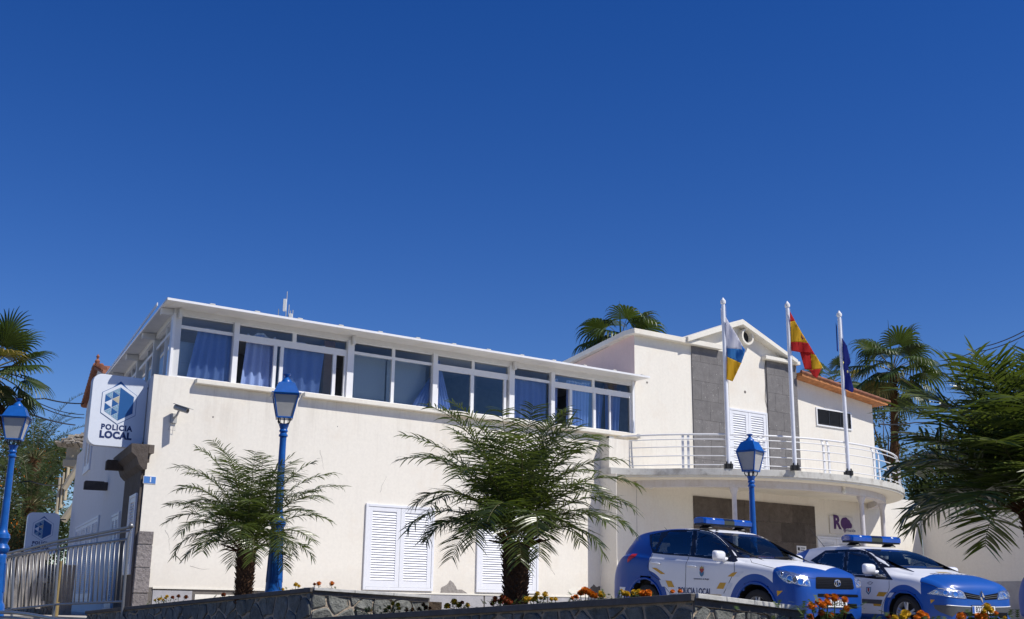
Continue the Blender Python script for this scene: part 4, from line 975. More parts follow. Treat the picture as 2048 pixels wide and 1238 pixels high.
def shag_trunk(base, h, r0, r1, rn, stubs=True, dens=1.0, lean=(0, 0), size=.05, m='barkd'):
    mb = MB(); n = 16; N = 14; path = []
    prof = []
    for i in range(N + 1):
        u = i / N; r = r0 + (r1 - r0) * u
        if u < .1: r *= 1.12 - u
        prof.append((r * rn.uniform(.95, 1.05), h * u))
    b = len(mb.v); mb.lathe(prof, base, n)
    for i in range(b, len(mb.v)):
        x, y, z = mb.v[i]; u = (z - base[2]) / h; mb.v[i] = (x + lean[0] * u, y + lean[1] * u, z)
    if stubs:
        k = int(h * 2 * math.pi * (r0 + r1) / 2 / (size * size * .9) * dens)
        for i in range(k):
            u = (i + rn.random()) / k; a = i * 2.39996; r = (r0 + (r1 - r0) * u); z = base[2] + u * h
            c = V(base[0] + lean[0] * u + math.cos(a) * r * .97, base[1] + lean[1] * u + math.sin(a) * r * .97, z)
            o = V(math.cos(a), math.sin(a), 0); tn = V(-math.sin(a), math.cos(a), 0); w = size * rn.uniform(.25, .45); l = size * rn.uniform(.5, 1.15)
            tip = c + o * l * .75 + V(0, 0, l * rn.uniform(.4, 1.1)); 
            A_ = [c - tn * w, c + tn * w, c + tn * w * .8 + V(0, 0, -size * .5), c - tn * w * .8 + V(0, 0, -size * .5)]
            B_ = [tip - tn * w * .35, tip + tn * w * .35, tip + tn * w * .35 + V(0, 0, -.008), tip - tn * w * .35 + V(0, 0, -.008)]
            mb.prism(A_, B_)
    return mb
def pygmy(base, h, r0, r1, ctr_h, nf, flen, ll, lw, seed, label, lean=(0, 0), nl=44, group='young feathery palms in the garden beds', els=(.45, 1.5), dr=1.25, sg_=.5):
    rn = random.Random(seed); t = thing('palm_tree', base, label, 'palm tree', group)
    shag_trunk(base, h, r0, r1, rn, lean=lean).build('trunk', M['barkd'], t, smooth=30)
    mb = MB(); top = V(base[0] + lean[0], base[1] + lean[1], base[2] + h)
    for i in range(nf):
        u = (i + .5) / nf; a = i * 2.39996 + rn.uniform(-.2, .2)
        e = els[1] + (els[0] - els[1]) * u ** 1.1 + rn.uniform(-.08, .08)
        L = flen * rn.uniform(.85, 1.12) * (.8 + .25 * math.sin(math.pi * min(1, u * 1.1 + .15)))
        b = top + V(math.cos(a) * r1 * .6, math.sin(a) * r1 * .6, ctr_h * (1 - u) * .5 + rn.uniform(-.02, .02))
        frond(mb, b, a, e, L, dr * rn.uniform(.8, 1.25) * (.65 + .9 * u), nl, ll, lw, rn, rn.uniform(-.5, .5), sag=sg_, vee=.15, rach=.009, start=.2)
    # broken short leaf stalks at the crown base
    for i in range(16):
        a = rn.uniform(0, 6.28); b = top + V(math.cos(a) * r1 * .8, math.sin(a) * r1 * .8, -.02); e = rn.uniform(.1, .9); L = rn.uniform(.15, .35)
        mb.tube([b, b + V(math.cos(a) * math.cos(e), math.sin(a) * math.cos(e), math.sin(e)) * L], [.016, .009], 5, 2)
    mb.build('crown', [M['pygmy'], M['petiole'], M['bark']], t, recalc=False); return t
def from_px(px, py, D, z=None):
    q = at_y(px, py, D); return (q[0], q[1], z if z is not None else q[2])
b = from_px(1031, 1200, 12.6, 1.45); top = at_y(1030, 1085, 12.6)[2]
pygmy(b, top - 1.45, .11, .14, .32, 50, 1.48, .37, .0135, 5, 'taller feathery palm with rough trunk in the middle, in front of the shutters', nl=46)
b = from_px(487, 1192, 17, 1.6); top = at_y(482, 1100, 17)[2]
pygmy(b, top - 1.6, .105, .13, .27, 46, 1.46, .36, .0135, 9, 'smaller feathery palm with rough trunk left of the blue lamp', nl=42, dr=1.3)
b = from_px(2134, 1190, 9.3, 1.2); top = at_y(2082, 1030, 9.3)[2]
pygmy(b, top - 1.2, .12, .14, .26, 54, 1.34, .50, .020, 21, 'near dark feathery palm cut off by the right edge of the photo', nl=36, els=(.35, 1.54), dr=1.0, sg_=.3, lean=(-.15, 0))
# fan palms
def fan_leaf(mb, base, az, el, plen, fr_, rn, droop=.9, nseg=26, m=0):
    d = V(math.cos(az) * math.cos(el), math.sin(az) * math.cos(el), math.sin(el))
    p = V(*base); path = [p]; cur = d.copy()
    for i in range(5): p = p + cur * plen / 5; path.append(p); cur = (cur + V(0, 0, -.10 * droop)).normalized()
    mb.tube(path, [.022, .02, .018, .016, .014, .012], 4, 1, False)
    side = cur.cross(V(0, 0, 1)); side = side.normalized() if side.length > .05 else V(1, 0, 0); up = side.cross(cur).normalized()
    roll = rn.uniform(-.5, .5); side, up = side * math.cos(roll) + up * math.sin(roll), up * math.cos(roll) - side * math.sin(roll)
    span = R_(rn.uniform(105, 125))
    for i in range(nseg):
        a = -span + 2 * span * i / (nseg - 1); da = 2 * span / (nseg - 1)
        L = fr_ * (1 - .25 * (abs(a) / span) ** 2) * rn.uniform(.92, 1.08)
        D = (cur * math.cos(a) + side * math.sin(a) + up * .12 * math.cos(a)).normalized()
        w = side * math.cos(a) - cur * math.sin(a)
        q = []; P = p.copy(); C = D.copy(); K = 7
        for j in range(K + 1):
            r = L * j / K
            hw = min(r * math.tan(da / 2) * 1.05, fr_ * .66 * math.tan(da / 2)) * (1 if j < 4 else (1 - (j - 3.5) / 4))
            hw = max(hw, .002)
            q.append((P - w * hw, P + up * (hw * .45), P + w * hw))
            P = P + C * (L / K)
            C = (C + V(0, 0, -droop * (.04 if j < 3 else .16 + .13 * (j - 2) * rn.uniform(.7, 1.4)))).normalized()
        vs = [x for tt in q for x in tt]; fs = []
        for j in range(K): fs += [(3 * j, 3 * j + 1, 3 * j + 4, 3 * j + 3), (3 * j + 1, 3 * j + 2, 3 * j + 5, 3 * j + 4)]
        mb.add(vs, fs, m)
def fan_palm(px, py, D, zb, pl, fl, n, seed, label, tr=.16, spike=.0, yel=.1, els=(-.7, 1.3), group='tall fan palms behind the building', droop=.9, skirt=0, pb=None):
    rn = random.Random(seed); c = at_y(px, py, D); bx = at_y(pb[0], pb[1], D)[0] if pb else c[0]
    base = (bx, D, zb); t = thing('fan_palm', base, label, 'palm tree', group)
    mb = shag_trunk(base, c[2] - zb, tr * 1.1, tr, rn, True, .5 if D > 35 else .8, (c[0] - bx, 0), .12); mb.build('trunk', M['bark'], t, smooth=30)
    mb = MB()
    for i in range(n):
        u = (i + .5) / n; a = i * 2.39996 + rn.uniform(-.3, .3); e = els[1] + (els[0] - els[1]) * u ** .9
        fan_leaf(mb, (c[0] + math.cos(a) * tr * .5, c[1] + math.sin(a) * tr * .5, c[2] + (1 - u) * .3), a, e, pl * rn.uniform(.8, 1.15), fl * rn.uniform(.85, 1.1), rn, droop * (.6 + .5 * u), m=2 if rn.random() < yel and u > .4 else 0)
    for i in range(skirt):
        a = rn.uniform(0, 6.28); fan_leaf(mb, (c[0] + math.cos(a) * tr, c[1] + math.sin(a) * tr, c[2] - .3 - rn.random() * .8), a, -1.2, pl * .5, fl * .8, rn, 1.2, 16, 3)
    if spike: mb.tube([(c[0], c[1], c[2]), (c[0] - .03, c[1], c[2] + spike * .6), (c[0] - .06, c[1], c[2] + spike)], [.05, .035, .004], 5, 0)
    mb.build('crown', [M['fan'], M['petiole'], M['fanyellow'], M['bark']], t, recalc=False); return t
fan_palm(1242, 690, 52, 1.3, 1.1, 1.4, 26, 31, 'fan palm crown rising behind the flat roof corner', spike=2.1, els=(-.5, 1.05), yel=0, droop=2.0)
fan_palm(1786, 750, 50, 1.3, 1.2, 1.25, 26, 44, 'tall fan palm with slim bare trunk behind the tiled roof end', spike=2.5, els=(-.55, 1.25), tr=.15, yel=.12, droop=1.6, pb=(1776, 900))
fan_palm(-22, 752, 27, 1.3, .75, .8, 26, 57, 'fan palm with yellowing leaves behind the leftmost lamp', els=(-.6, 1.3), tr=.2, yel=.25, skirt=4)
fan_palm(1668, 768, 60, 1.3, .9, 1.0, 12, 61, 'small palm crown peeking over the tiled roof beside the flags', els=(-.2, 1.2), tr=.14, yel=.3)
# feather date palms at left
def date_palm(px, py, D, zb, fl, n, seed, label, tr=.3):
    rn = random.Random(seed); c = at_y(px, py, D); base = (c[0], c[1], zb); t = thing('date_palm', base, label, 'palm tree', 'date palms at the left')
    shag_trunk(base, max(.4, c[2] - zb), tr * 1.1, tr, rn, True, .5, (0, 0), .14).build('trunk', M['bark'], t, smooth=30); mb = MB()
    for i in range(n):
        u = (i + .5) / n; a = i * 2.39996; frond(mb, (c[0] + math.cos(a) * tr * .5, c[1] + math.sin(a) * tr * .5, c[2]), a, 1.45 - 1.7 * u ** .9, fl * rn.uniform(.85, 1.1), 1.0 + .5 * u, 44, .38, .028, rn, rn.uniform(-.2, .2), vee=.5, sag=.25, rach=.02)
    mb.build('crown', [M['canary'], M['petiole']], t, recalc=False)
date_palm(70, 915, 60, 1.0, 3.9, 34, 71, 'feathery date palm behind the leftmost lamp, upper crown')
date_palm(58, 1010, 52, .8, 3.4, 34, 73, 'large green date palm above the second police sign')
#date_palm(2060, 900, 24, 1.0, 2.4, 30, 77, 'feathery palm farther back at the right edge')
# leafy trees and shrubs
def leafy(px, py, D, rx, rz, zb, n, seed, label, m='bush', ls=.09, name='tree', cat='tree', clumps=26, flowers=0, group='trees behind the building', gap=.5):
    rn = random.Random(seed); c = V(*at_y(px, py, D)); t = thing(name, (c.x, c.y, zb), label, cat, group)
    mb = MB(); tips = []
    for i in range(clumps):
        while True:
            d = V(rn.uniform(-1, 1), rn.uniform(-1, 1), rn.uniform(-.9, 1))
            if .25 < d.length < 1: break
        tips.append(V(c.x + d.x * rx, c.y + d.y * rx, c.z + d.z * rz))
    fork = V(c.x, c.y, max(zb + .3, c.z - rz * .7))
    mb.tube([(c.x, c.y, zb), fork], [.13, .09], 8)
    for q in tips: mb.tube([fork, fork.lerp(q, .5) + V(rn.uniform(-.2, .2), 0, rn.uniform(.05, .3)), q], [.05, .03, .008], 5)
    mb.build('trunk', M['twig'], t, smooth='all'); mb = MB(); cr = gap * (rx + rz) / 2
    for q in tips:
        k = n // clumps; r = cr * rn.uniform(.5, 1.1)
        for j in range(k):
            d = V(rn.gauss(0, .5), rn.gauss(0, .5), rn.gauss(0, .42)); d = d * (r * min(1, 1.05 / max(.01, d.length))); P = q + d
            u = V(rn.gauss(0, 1), rn.gauss(0, 1), rn.gauss(0, .6)).normalized(); w = u.cross(V(rn.gauss(0, 1), rn.gauss(0, 1), rn.gauss(0, 1))).normalized(); s = ls * rn.uniform(.6, 1.3)
            mb.add([P - u * s, P - w * s * .4, P + u * s, P + w * s * .4], [(0, 1, 2, 3)], 1 if rn.random() < flowers else 0)
    mb.build('crown', [M[m], M['orange']], t, recalc=False)
leafy(8, 960, 64, 3.2, 3.6, .5, 9000, 81, 'dark leafy tree with orange blossoms behind the leftmost lamp', ls=.10, flowers=.04)
leafy(85, 935, 70, 3.0, 1.6, .5, 8000, 82, 'dark tree mass behind the neighbouring pergola roof', ls=.12)
leafy(-5, 1090, 50, 2.2, 1.9, .3, 6000, 83, 'shrub with orange blossoms behind the steel railing', m='olive', ls=.08, flowers=.05, name='shrub', cat='shrub')
leafy(80, 1100, 56, 2.8, 2.0, .3, 9000, 89, 'dense dark shrub behind the second police sign', ls=.1, name='shrub', cat='shrub')
leafy(1772, 860, 56, 1.0, 2.6, 1.0, 1100, 84, 'thin sparse tree with airy leaves beside the fan palm trunk', m='olive', ls=.10, clumps=22, gap=.25)
leafy(1885, 965, 46, 1.8, 1.9, 1.0, 9000, 85, 'dark bushy tree behind the near palm, left part', ls=.10)
leafy(2075, 880, 48, 1.6, 2.2, 1.0, 6000, 86, 'yellow green tree seen between the fronds at the right edge', m='olive', ls=.11)
leafy(1960, 1010, 45, 2.6, 1.6, 1.0, 8000, 87, 'low dark hedge tree above the boundary wall', ls=.10)
# ---------------------------------------------------------------- marigolds
def bloom(mb, c, r, rn, m):
    n = 46; mb.ball(c, r * .72, 4, m, (1, 1, .85)); ax = V(rn.gauss(0, .25), rn.gauss(-.25, .25), 1).normalized(); e1 = ax.cross(V(1, 0, 0)).normalized(); e2 = ax.cross(e1)
    for i in range(n):
        u = (i + .5) / n; a = i * 2.39996; th = 1.9 * math.sqrt(u)
        d = (ax * math.cos(th) + (e1 * math.cos(a) + e2 * math.sin(a)) * math.sin(th)).normalized(); tn = d.cross(ax + V(.01, 0, 0)).normalized(); up = tn.cross(d)
        P = V(*c) + d * r * .55; tip = V(*c) + d * r * rn.uniform(.85, 1.12) + up * r * rn.uniform(-.1, .2); w = r * rn.uniform(.34, .5)
        mb.add([P, tip - tn * w + up * r * .08, tip + d * r * .06, tip + tn * w + up * r * .08], [(0, 1, 2), (0, 2, 3)], m)
def marigold(blooms, zsoil, label, seed, leaves=60, spread=.12):
    rn = random.Random(seed); cx = sum(b[0][0] for b in blooms) / len(blooms); cy = sum(b[0][1] for b in blooms) / len(blooms)
    t = thing('marigold_plant', (cx, cy, zsoil), label, 'flower', 'marigolds in the garden beds')
    mb = MB()
    for (c, r, m) in blooms:
        g = V(cx + rn.uniform(-.03, .03), cy + rn.uniform(-.03, .03), zsoil)
        mb.tube([g, g.lerp(V(*c), .6) + V(0, 0, .02), V(c[0], c[1], c[2] - r * .4)], [.004, .0035, .003], 4, 0)
    zt = max(b[0][2] for b in blooms) - .03; h = max(.06, zt - zsoil)
    for i in range(leaves):
        P = V(cx + rn.gauss(0, spread), cy + rn.gauss(0, spread * .6), zsoil + h * rn.random() ** .8); d = V(rn.gauss(0, 1), rn.gauss(0, 1), rn.gauss(.4, .5)).normalized()
        for k in range(5):
            q = P + d * k * .012; s_ = d.cross(V(0, 0, 1)).normalized() * (.018 if k < 4 else 0)
            mb.add([q, q + s_ + d * .012, q + d * .012, q - s_ + d * .012], [(0, 1, 2), (0, 2, 3)], 0)
    mb.build('foliage', M['mleaf'], t, recalc=False)
    for (c, r, m) in blooms:
        mb = MB(); bloom(mb, c, r, rn, 0); mb.build('bloom', M[m], t, recalc=False)
def bl(fr, o, L): return [(fr.p(*([fr.px(x, y, o)[0], fr.px(x, y, o)[1], o])), r, {'y': 'yellow', 'o': 'orange', 'm': 'maroon'}[c]) for x, y, r, c in L]
g = lambda L, lab, sd_: marigold(bl(FD1, -.45, L), 1.66 if L[0][0] > 420 else 1.5, lab, sd_, 30, .1)
g([(318, 1199, .03, 'y'), (326, 1200, .025, 'y'), (310, 1201, .025, 'y')], 'low yellow marigolds beside the stone quoin at the wall foot', 1)
g([(334, 1193, .03, 'y'), (331, 1196, .025, 'y'), (322, 1197, .022, 'y')], 'yellow marigolds next to the dark red ones behind the first wall', 2)
g([(345, 1195, .03, 'm'), (357, 1193, .035, 'm'), (372, 1195, .04, 'm')], 'dark red marigolds behind the first wall', 3)
g([(447, 1190, .035, 'm')], 'single rust marigold poking over the first wall', 4)
g([(485, 1183, .035, 'y'), (494, 1184, .03, 'y'), (502, 1180, .032, 'y'), (490, 1185, .025, 'y')], 'yellow marigolds at the foot of the smaller palm', 5)
g([(592, 1170, .035, 'y'), (598, 1173, .025, 'y'), (566, 1179, .02, 'y')], 'yellow marigold at the top corner of the first wall right of the lamp', 6)
marigold(bl(FL1, -.5, [(629, 1169, .022, 'm'), (638, 1168, .034, 'o')]), 1.66, 'orange and rust marigold pair on the pale capped wall end', 7, 20, .08)
marigold(bl(FL1, -.5, [(664, 1168, .036, 'o')]), 1.66, 'single orange marigold on the pale capped wall end', 8, 14, .05)
g = lambda L, lab, sd_, lv=40: marigold(bl(FD2, -.3, L), 1.5, lab, sd_, lv, .09)
g([(778, 1216, .03, 'y'), (785, 1208, .028, 'y'), (796, 1210, .026, 'y'), (798, 1218, .022, 'y'), (772, 1222, .03, 'y')], 'yellow marigold clump in front of the pale stone wall end', 11, 50)
g([(742, 1221, .012, 'y')], 'small green marigold plant without open flowers', 12, 50)
g([(813, 1221, .025, 'o'), (825, 1220, .022, 'o')], 'two low orange marigold blooms left of the rust clump', 13, 10)
g([(838, 1218, .022, 'm'), (846, 1210, .026, 'm'), (852, 1216, .026, 'm'), (860, 1217, .02, 'm')], 'rust coloured marigold clump left of the dull yellow ones', 14)
g([(895, 1213, .034, 'y'), (908, 1205, .036, 'y'), (917, 1211, .034, 'y'), (935, 1211, .026, 'y'), (924, 1206, .022, 'm')], 'dull yellow marigold clump between the wall end and the tall palm', 15, 60)
g([(984, 1208, .03, 'm'), (990, 1200, .034, 'm'), (1000, 1204, .032, 'm'), (1005, 1195, .03, 'm'), (1013, 1202, .034, 'm'), (1020, 1205, .03, 'm')], 'rust red marigold clump at the left foot of the tall palm', 16, 60)
g([(1052, 1201, .034, 'y'), (1060, 1199, .028, 'y'), (1068, 1199, .028, 'y')], 'yellow marigolds touching the right side of the palm trunk', 17)
g([(1075, 1188, .026, 'y'), (1072, 1196, .028, 'y'), (1090, 1190, .03, 'y'), (1082, 1197, .02, 'y')], 'upright yellow marigold clump right of the palm trunk', 18, 60)
g([(1103, 1199, .024, 'y'), (1111, 1199, .022, 'y')], 'pair of low yellow marigolds before the orange clump', 19, 12)
g([(1144, 1197, .022, 'o'), (1152, 1194, .024, 'o'), (1161, 1187, .032, 'o'), (1170, 1182, .036, 'o'), (1178, 1186, .036, 'o'), (1185, 1191, .036, 'o'), (1191, 1193, .03, 'o')], 'big bright orange marigold clump in front of the cream wall', 20, 70)
g([(1202, 1190, .036, 'y'), (1206, 1192, .024, 'y')], 'yellow marigold directly right of the big orange clump', 21)
g([(1248, 1188, .03, 'y'), (1255, 1189, .026, 'y'), (1243, 1181, .014, 'y')], 'straggly yellow marigold at the rear bumper of the off-road car', 22, 60)
g([(1268, 1186, .026, 'y'), (1279, 1185, .028, 'y')], 'yellow marigold pair in front of the rear wheel arch', 23)
g([(1286, 1188, .03, 'o'), (1296, 1187, .032, 'o')], 'two orange marigolds below the rear wheel arch', 24)
g([(1345, 1184, .02, 'o'), (1360, 1183, .02, 'o')], 'two small orange marigolds near the top corner of the nearest wall', 25, 8)
def fg(L, D, lab, sd_, lv=140): marigold([(at_y(x, y, D + (i % 3 - 1) * .05), r, {'y': 'yellow', 'o': 'orange', 'm': 'maroon'}[c]) for i, (x, y, r, c) in enumerate(L)], 1.17, lab, sd_, lv, .14)
fg([(1624, 1214, .026, 'o'), (1637, 1204, .020, 'o'), (1654, 1194, .018, 'o'), (1645, 1211, .022, 'o'), (1654, 1207, .026, 'o'), (1669, 1198, .028, 'o'), (1689, 1201, .022, 'o'), (1694, 1219, .024, 'o'), (1686, 1226, .02, 'm'), (1643, 1227, .022, 'm'), (1620, 1235, .022, 'o'), (1662, 1232, .022, 'o')], 6.9, 'tall orange marigold clump in front of the grille and plate of the off-road car', 31, 260)
fg([(1776, 1234, .018, 'm'), (1790, 1236, .02, 'y'), (1812, 1231, .032, 'y'), (1806, 1234, .02, 'y')], 7.2, 'yellow marigolds in front of the front wheel of the second car', 32)
fg([(1834, 1236, .02, 'o'), (1842, 1229, .024, 'o'), (1851, 1233, .022, 'o')], 7.2, 'orange marigolds just right of the yellow ones by the second wheel', 33)
fg([(1923, 1236, .032, 'o'), (1957, 1234, .022, 'o'), (1968, 1236, .03, 'o')], 7.0, 'low orange marigolds under the bumper of the second car', 34)
fg([(1974, 1215, .026, 'y'), (1981, 1221, .02, 'y'), (1968, 1224, .02, 'y'), (1992, 1227, .014, 'o'), (2010, 1236, .012, 'y')], 7.0, 'yellow marigold rising in front of the number plate of the second car', 35, 160)
# ---------------------------------------------------------------- steel railing, rubble, neighbour house, cables
rl = thing('ramp_railing', at_y(255, 1210, 20.9)[:2] + (1.3,), 'stainless steel ramp railing with thin upright bars at the left', 'railing')
def P3(L): return [at_y(x, y, D) for x, y, D in L]
ra = [(262, 1054, 20.9), (180, 1070, 21.8), (108, 1084, 22.6), (60, 1096, 23.3), (0, 1110, 24.2), (-80, 1132, 25.4)]
mb = MB(); mb.tube(P3(ra), .026, 10); mb.tube([(x, y, z - .06) for x, y, z in P3(ra)], .018, 8); mb.ball(at_y(262, 1052, 20.9), .05, 8); mb.build('handrail', M['steel'], rl, smooth=40)
tb = [(256, 1078, 20.9), (118, 1097, 22.5), (28, 1113, 23.8), (0, 1121, 24.2), (-80, 1142, 25.4)]
bb = [(247, 1203, 20.9), (110, 1209, 22.5), (0, 1221, 24.2), (-90, 1232, 25.4)]
mb = MB(); mb.tube(P3(tb), .022, 8); mb.tube(P3(bb), .02, 8); mb.build('rail', M['steel'], rl, smooth=40)
def lerp_px(L, D):
    for i in range(len(L) - 1):
        if L[i][2] <= D <= L[i + 1][2]:
            u = (D - L[i][2]) / (L[i + 1][2] - L[i][2]); return tuple(L[i][k] + (L[i + 1][k] - L[i][k]) * u for k in range(3))
    return L[-1]
for D in (20.9, 22.5, 23.8):
    a = at_y(*lerp_px(tb, D)); b = at_y(*lerp_px(bb, D)); h = at_y(*lerp_px(ra, D)); mb = MB()
    mb.tube([(b[0], b[1], b[2] - .25), (a[0], a[1], a[2] + .0), (h[0], h[1], h[2] - .03)], [.026, .026, .012], 8); mb.build('post', M['steel'], rl, smooth=40)
for i in range(40):
    D = 20.9 + .107 * (i + .8); 
    if min(abs(D - 22.5), abs(D - 23.8)) < .04: continue
    a = at_y(*lerp_px(tb, D)); b = at_y(*lerp_px(bb, D)); mb = MB(); mb.tube([b, (a[0], a[1], a[2])], .0115, 6); mb.build('baluster', M['steel'], rl, smooth='all')
t = thing('lower_handrail', at_y(30, 1230, 17)[:2] + (0,), 'polished steel handrail at the bottom left corner', 'handrail')
hr = [(-60, 1224, 17.6), (0, 1224.5, 17), (26, 1225, 16.8), (60, 1229, 16.3), (110, 1238, 15.6), (180, 1252, 14.6)]
mb = MB(); mb.tube(P3(hr), .024, 10); mb.tube([(x, y, z - .07) for x, y, z in P3(hr)], .018, 8); mb.build('rail', M['steel'], t, smooth=40)
mb = MB()
for k in (0, 3): q = P3(hr)[k]; mb.tube([(q[0], q[1], 0), (q[0], q[1], q[2] - .05)], .02, 8)
mb.build('post', M['steel'], t, smooth=40)
b = at_y(-60, 1200, 30); e = at_y(113, 1200, 27.5); FR = Fr(b, math.atan2(e[0] - b[0], e[1] - b[1]), 1); Lr = math.hypot(e[0] - b[0], e[1] - b[1]); zt = at_y(60, 1128, 29)[2]
t = thing('rubble_wall', (b[0], b[1], 1.0), 'pale rough rubble wall behind the steel railing', 'wall')
mb = MB(); fbox(mb, FR, 0, Lr, .8, zt - .05, -.4, 0); mb.build('wall_core', M['mortar'], t)
mb = MB(); stones(mb, FR, 0, Lr, lambda s: zt + .1 * math.sin(s * 3) + .05 * math.sin(s * 11), 1.0, .17, 0, seed=77, gap=.012); mb.build('facing_stones', M['rubble'], t, smooth=30)
M['plank'] = mat('weathered_plank', (.36, .33, .29), .85, .35, 3, 0, .6, 20)
c = at_y(38, 1160, 27.0); mb = MB()
for i in range(9):
    for k in range(2): mb.box((c[0] - .55 + i * .13, c[1] + k * .09, c[2] + .02 * (i % 2)), (.045, .018, .62))
for z in (-.5, 0, .5): mb.box((c[0], c[1] + .045, c[2] + z), (.62, .026, .05))
solo(mb, 'pallet', M['plank'], 'weathered wooden pallet leaning behind the steel railing bars', 'pallet')
M['ypost'] = mat('yellow_green_post_paint', (.26, .19, .07), .6, .2)
c = at_y(113, 1205, 25.0); mb = MB(); mb.tube([c, (c[0], c[1], at_y(113, 1122, 25.0)[2])], .03, 10); mb.tube([(c[0], c[1], c[2] - .4), (c[0], c[1], c[2] + .01)], .06, 10); solo(mb, 'bollard', M['ypost'], 'faded yellow post behind the middle of the steel railing', 'post', smooth=40)
# neighbour house with pergola
D = 47; nb = thing('neighbour_house', at_y(140, 1180, D)[:2] + (1.0,), 'cream neighbouring house corner with pillar, stair balustrade and weathered pergola roof', 'building')
def nbx(x0, x1, y0, y1, d0, d1, n, m):
    a = at_y(x0, y1, D); b = at_y(x1, y0, D); mb = MB(); mb.box(((a[0] + b[0]) / 2, D + (d0 + d1) / 2, (a[2] + b[2]) / 2), ((b[0] - a[0]) / 2, (d1 - d0) / 2, (b[2] - a[2]) / 2)); return mb.build(n, M[m], nb, bevel=.02)
M['nbwall'] = stucco('neighbour_plaster', (.52, .45, .32), (.3, .24, .15), .6)
nbx(131, 200, 925, 1240, 0, 5, 'wall', 'nbwall'); nbx(131, 153, 870, 925, -.05, .6, 'pillar', 'nbwall'); nbx(128, 156, 920, 934, -.2, .7, 'pillar_capital', 'nbwall'); nbx(129, 170, 951, 954, -.1, .1, 'moulding', 'cable')
mb = MB(); a = at_y(122, 898, D); b = at_y(172, 900, D)
for i in range(14):
    for j in range(9):
        u, v = i / 13, j / 8; x = a[0] + .2 + (b[0] - a[0] + .5) * u + v * .9; y = D - .8 + v * 3.0; z = a[2] + .1 + v * 1.15 + .05 * math.sin(i * 3 + j)
        mb.box((x, y, z), (.09, .22, .03), 0, Euler((R_(-20 + 8 * math.sin(i * 2 + j)), R_(10 * math.sin(i + j * 3)), 0)).to_matrix())
mb.build('pergola_tiles', M['rubble'], nb)
for x, y0, y1 in ((132, 960, 1038), (140, 950, 1020), (148, 940, 1005)): nbx(x, x + 4, y0, y1, -1, -.8, 'baluster', 'nbwall')
mb = MB(); mb.tube([at_y(128, 978, D - 1), at_y(158, 930, D - 1)], .12, 6); mb.tube([at_y(126, 1042, D - 1), at_y(158, 1000, D - 1)], .14, 6); mb.build('balustrade_rail', M['nbwall'], nb)
c = at_y(118, 988, 42); M['tarp'] = mat('blue_tarp', (.10, .26, .62), .5, .1); mb = MB(); mb.box((c[0] + .1, c[1] + 4, c[2]), (.2, .3, .26), 0, Euler((0, 0, .3)).to_matrix()); mb.box((c[0] + .1, c[1] + 4, c[2] + .28), (.22, .32, .03), 0, Euler((0, 0, .3)).to_matrix()); solo(mb, 'water_tank', M['tarp'], 'bright blue tank between the date palm and the cream neighbouring house', 'tank', bevel=.03)
def cable(L, r, label, sag=0):
    mb = MB(); P = P3(L); Q = []
    for i in range(len(P) - 1):
        for k in range(8): u = k / 8; q = V(*P[i]).lerp(V(*P[i + 1]), u); q.z -= sag * 4 * u * (1 - u); Q.append(q)
    Q.append(V(*P[-1])); mb.tube(Q, r, 6); solo(mb, 'overhead_cable', M['cable'], label, 'cable', 'overhead cables', smooth='all')
cable([(-20, 790, 30), (90, 797, 34), (168, 807, 40.5)], .022, 'upper overhead cable from the left fan palm to the tiled roof corner', .05)
cable([(-20, 780, 30), (70, 802, 33), (168, 829, 40.5)], .014, 'thin overhead cable just under the top one at the left', .1)
cable([(-20, 786, 30), (70, 808, 33), (168, 836, 40.5)], .016, 'thin overhead cable, lowest of the bundle of two', .1)
cable([(-20, 805, 30), (60, 828, 33), (150, 850, 46)], .026, 'thick overhead cable from behind the left lantern to the pergola', .05)
cable([(-20, 952, 38), (60, 962, 39), (131, 968, 46.5)], .02, 'dark cable crossing the date palm low at the left', .1)
cable([(1895, 719, 50), (1960, 695, 44), (2070, 650, 36)], .018, 'upper of two cables rising to the top right edge', .1)
cable([(1895, 728, 50), (1960, 703, 44), (2070, 659, 36)], .018, 'lower of two cables rising to the top right edge', .1)
cable([(1757, 815.5, 42), (1830, 816, 46), (1910, 812, 50)], .028, 'level black cable leaving the right wing wall above the other', .02)
cable([(1757, 848, 42), (1830, 845, 46), (1910, 838, 50)], .026, 'black cable leaving the right wing wall below the other', .05)
# ---------------------------------------------------------------- cars
def carpaint(name, maskfn, c0=(.80, .81, .83), c1=(.006, .065, .33)):
    m, nt, b = new_mat(name); co = coords(nt)
    sp_ = nt.nodes.new('ShaderNodeSeparateXYZ'); nt.links.new(co, sp_.inputs[0]); x, y, z = (X(sp_.outputs[i]) for i in range(3))
    f = noise(nt, co, 3, 4)
    a = ramp(nt, f, [(.3, tuple(v * .94 for v in c0)), (.7, c0)]); k = ramp(nt, f, [(.3, tuple(v * .9 for v in c1)), (.7, c1)])
    nt.links.new(mixc(nt, maskfn(x, y, z).step(.002), a, k), b.inputs['Base Color'])
    b.inputs['Roughness'].default_value = .38; b.inputs['Coat Weight'].default_value = .14; b.inputs['Specular IOR Level'].default_value = .4; b.inputs['Coat Roughness'].default_value = .05
    bump(nt, b, noise(nt, co, 1.2, 1), .05, .02)
    return m
def circ(x, z, cx, cz, r): return r - X.op('SQRT', (x - cx) * (x - cx) + (z - cz) * (z - cz))
M['bluepaint'] = mat('blue_car_paint', (.006, .065, .33), .36, .06, 3, 0, 0, 10, .4, .14)
M['whitepaint'] = mat('white_car_paint', (.80, .81, .83), .3, .04, 3, 0, 0, 10, .5, .8)
M['yellowfilm'] = mat('yellow_reflective_film', (.62, .33, .02), .35, .05); M['whitefilm'] = mat('white_reflective_film', (.66, .69, .74), .35, .05)
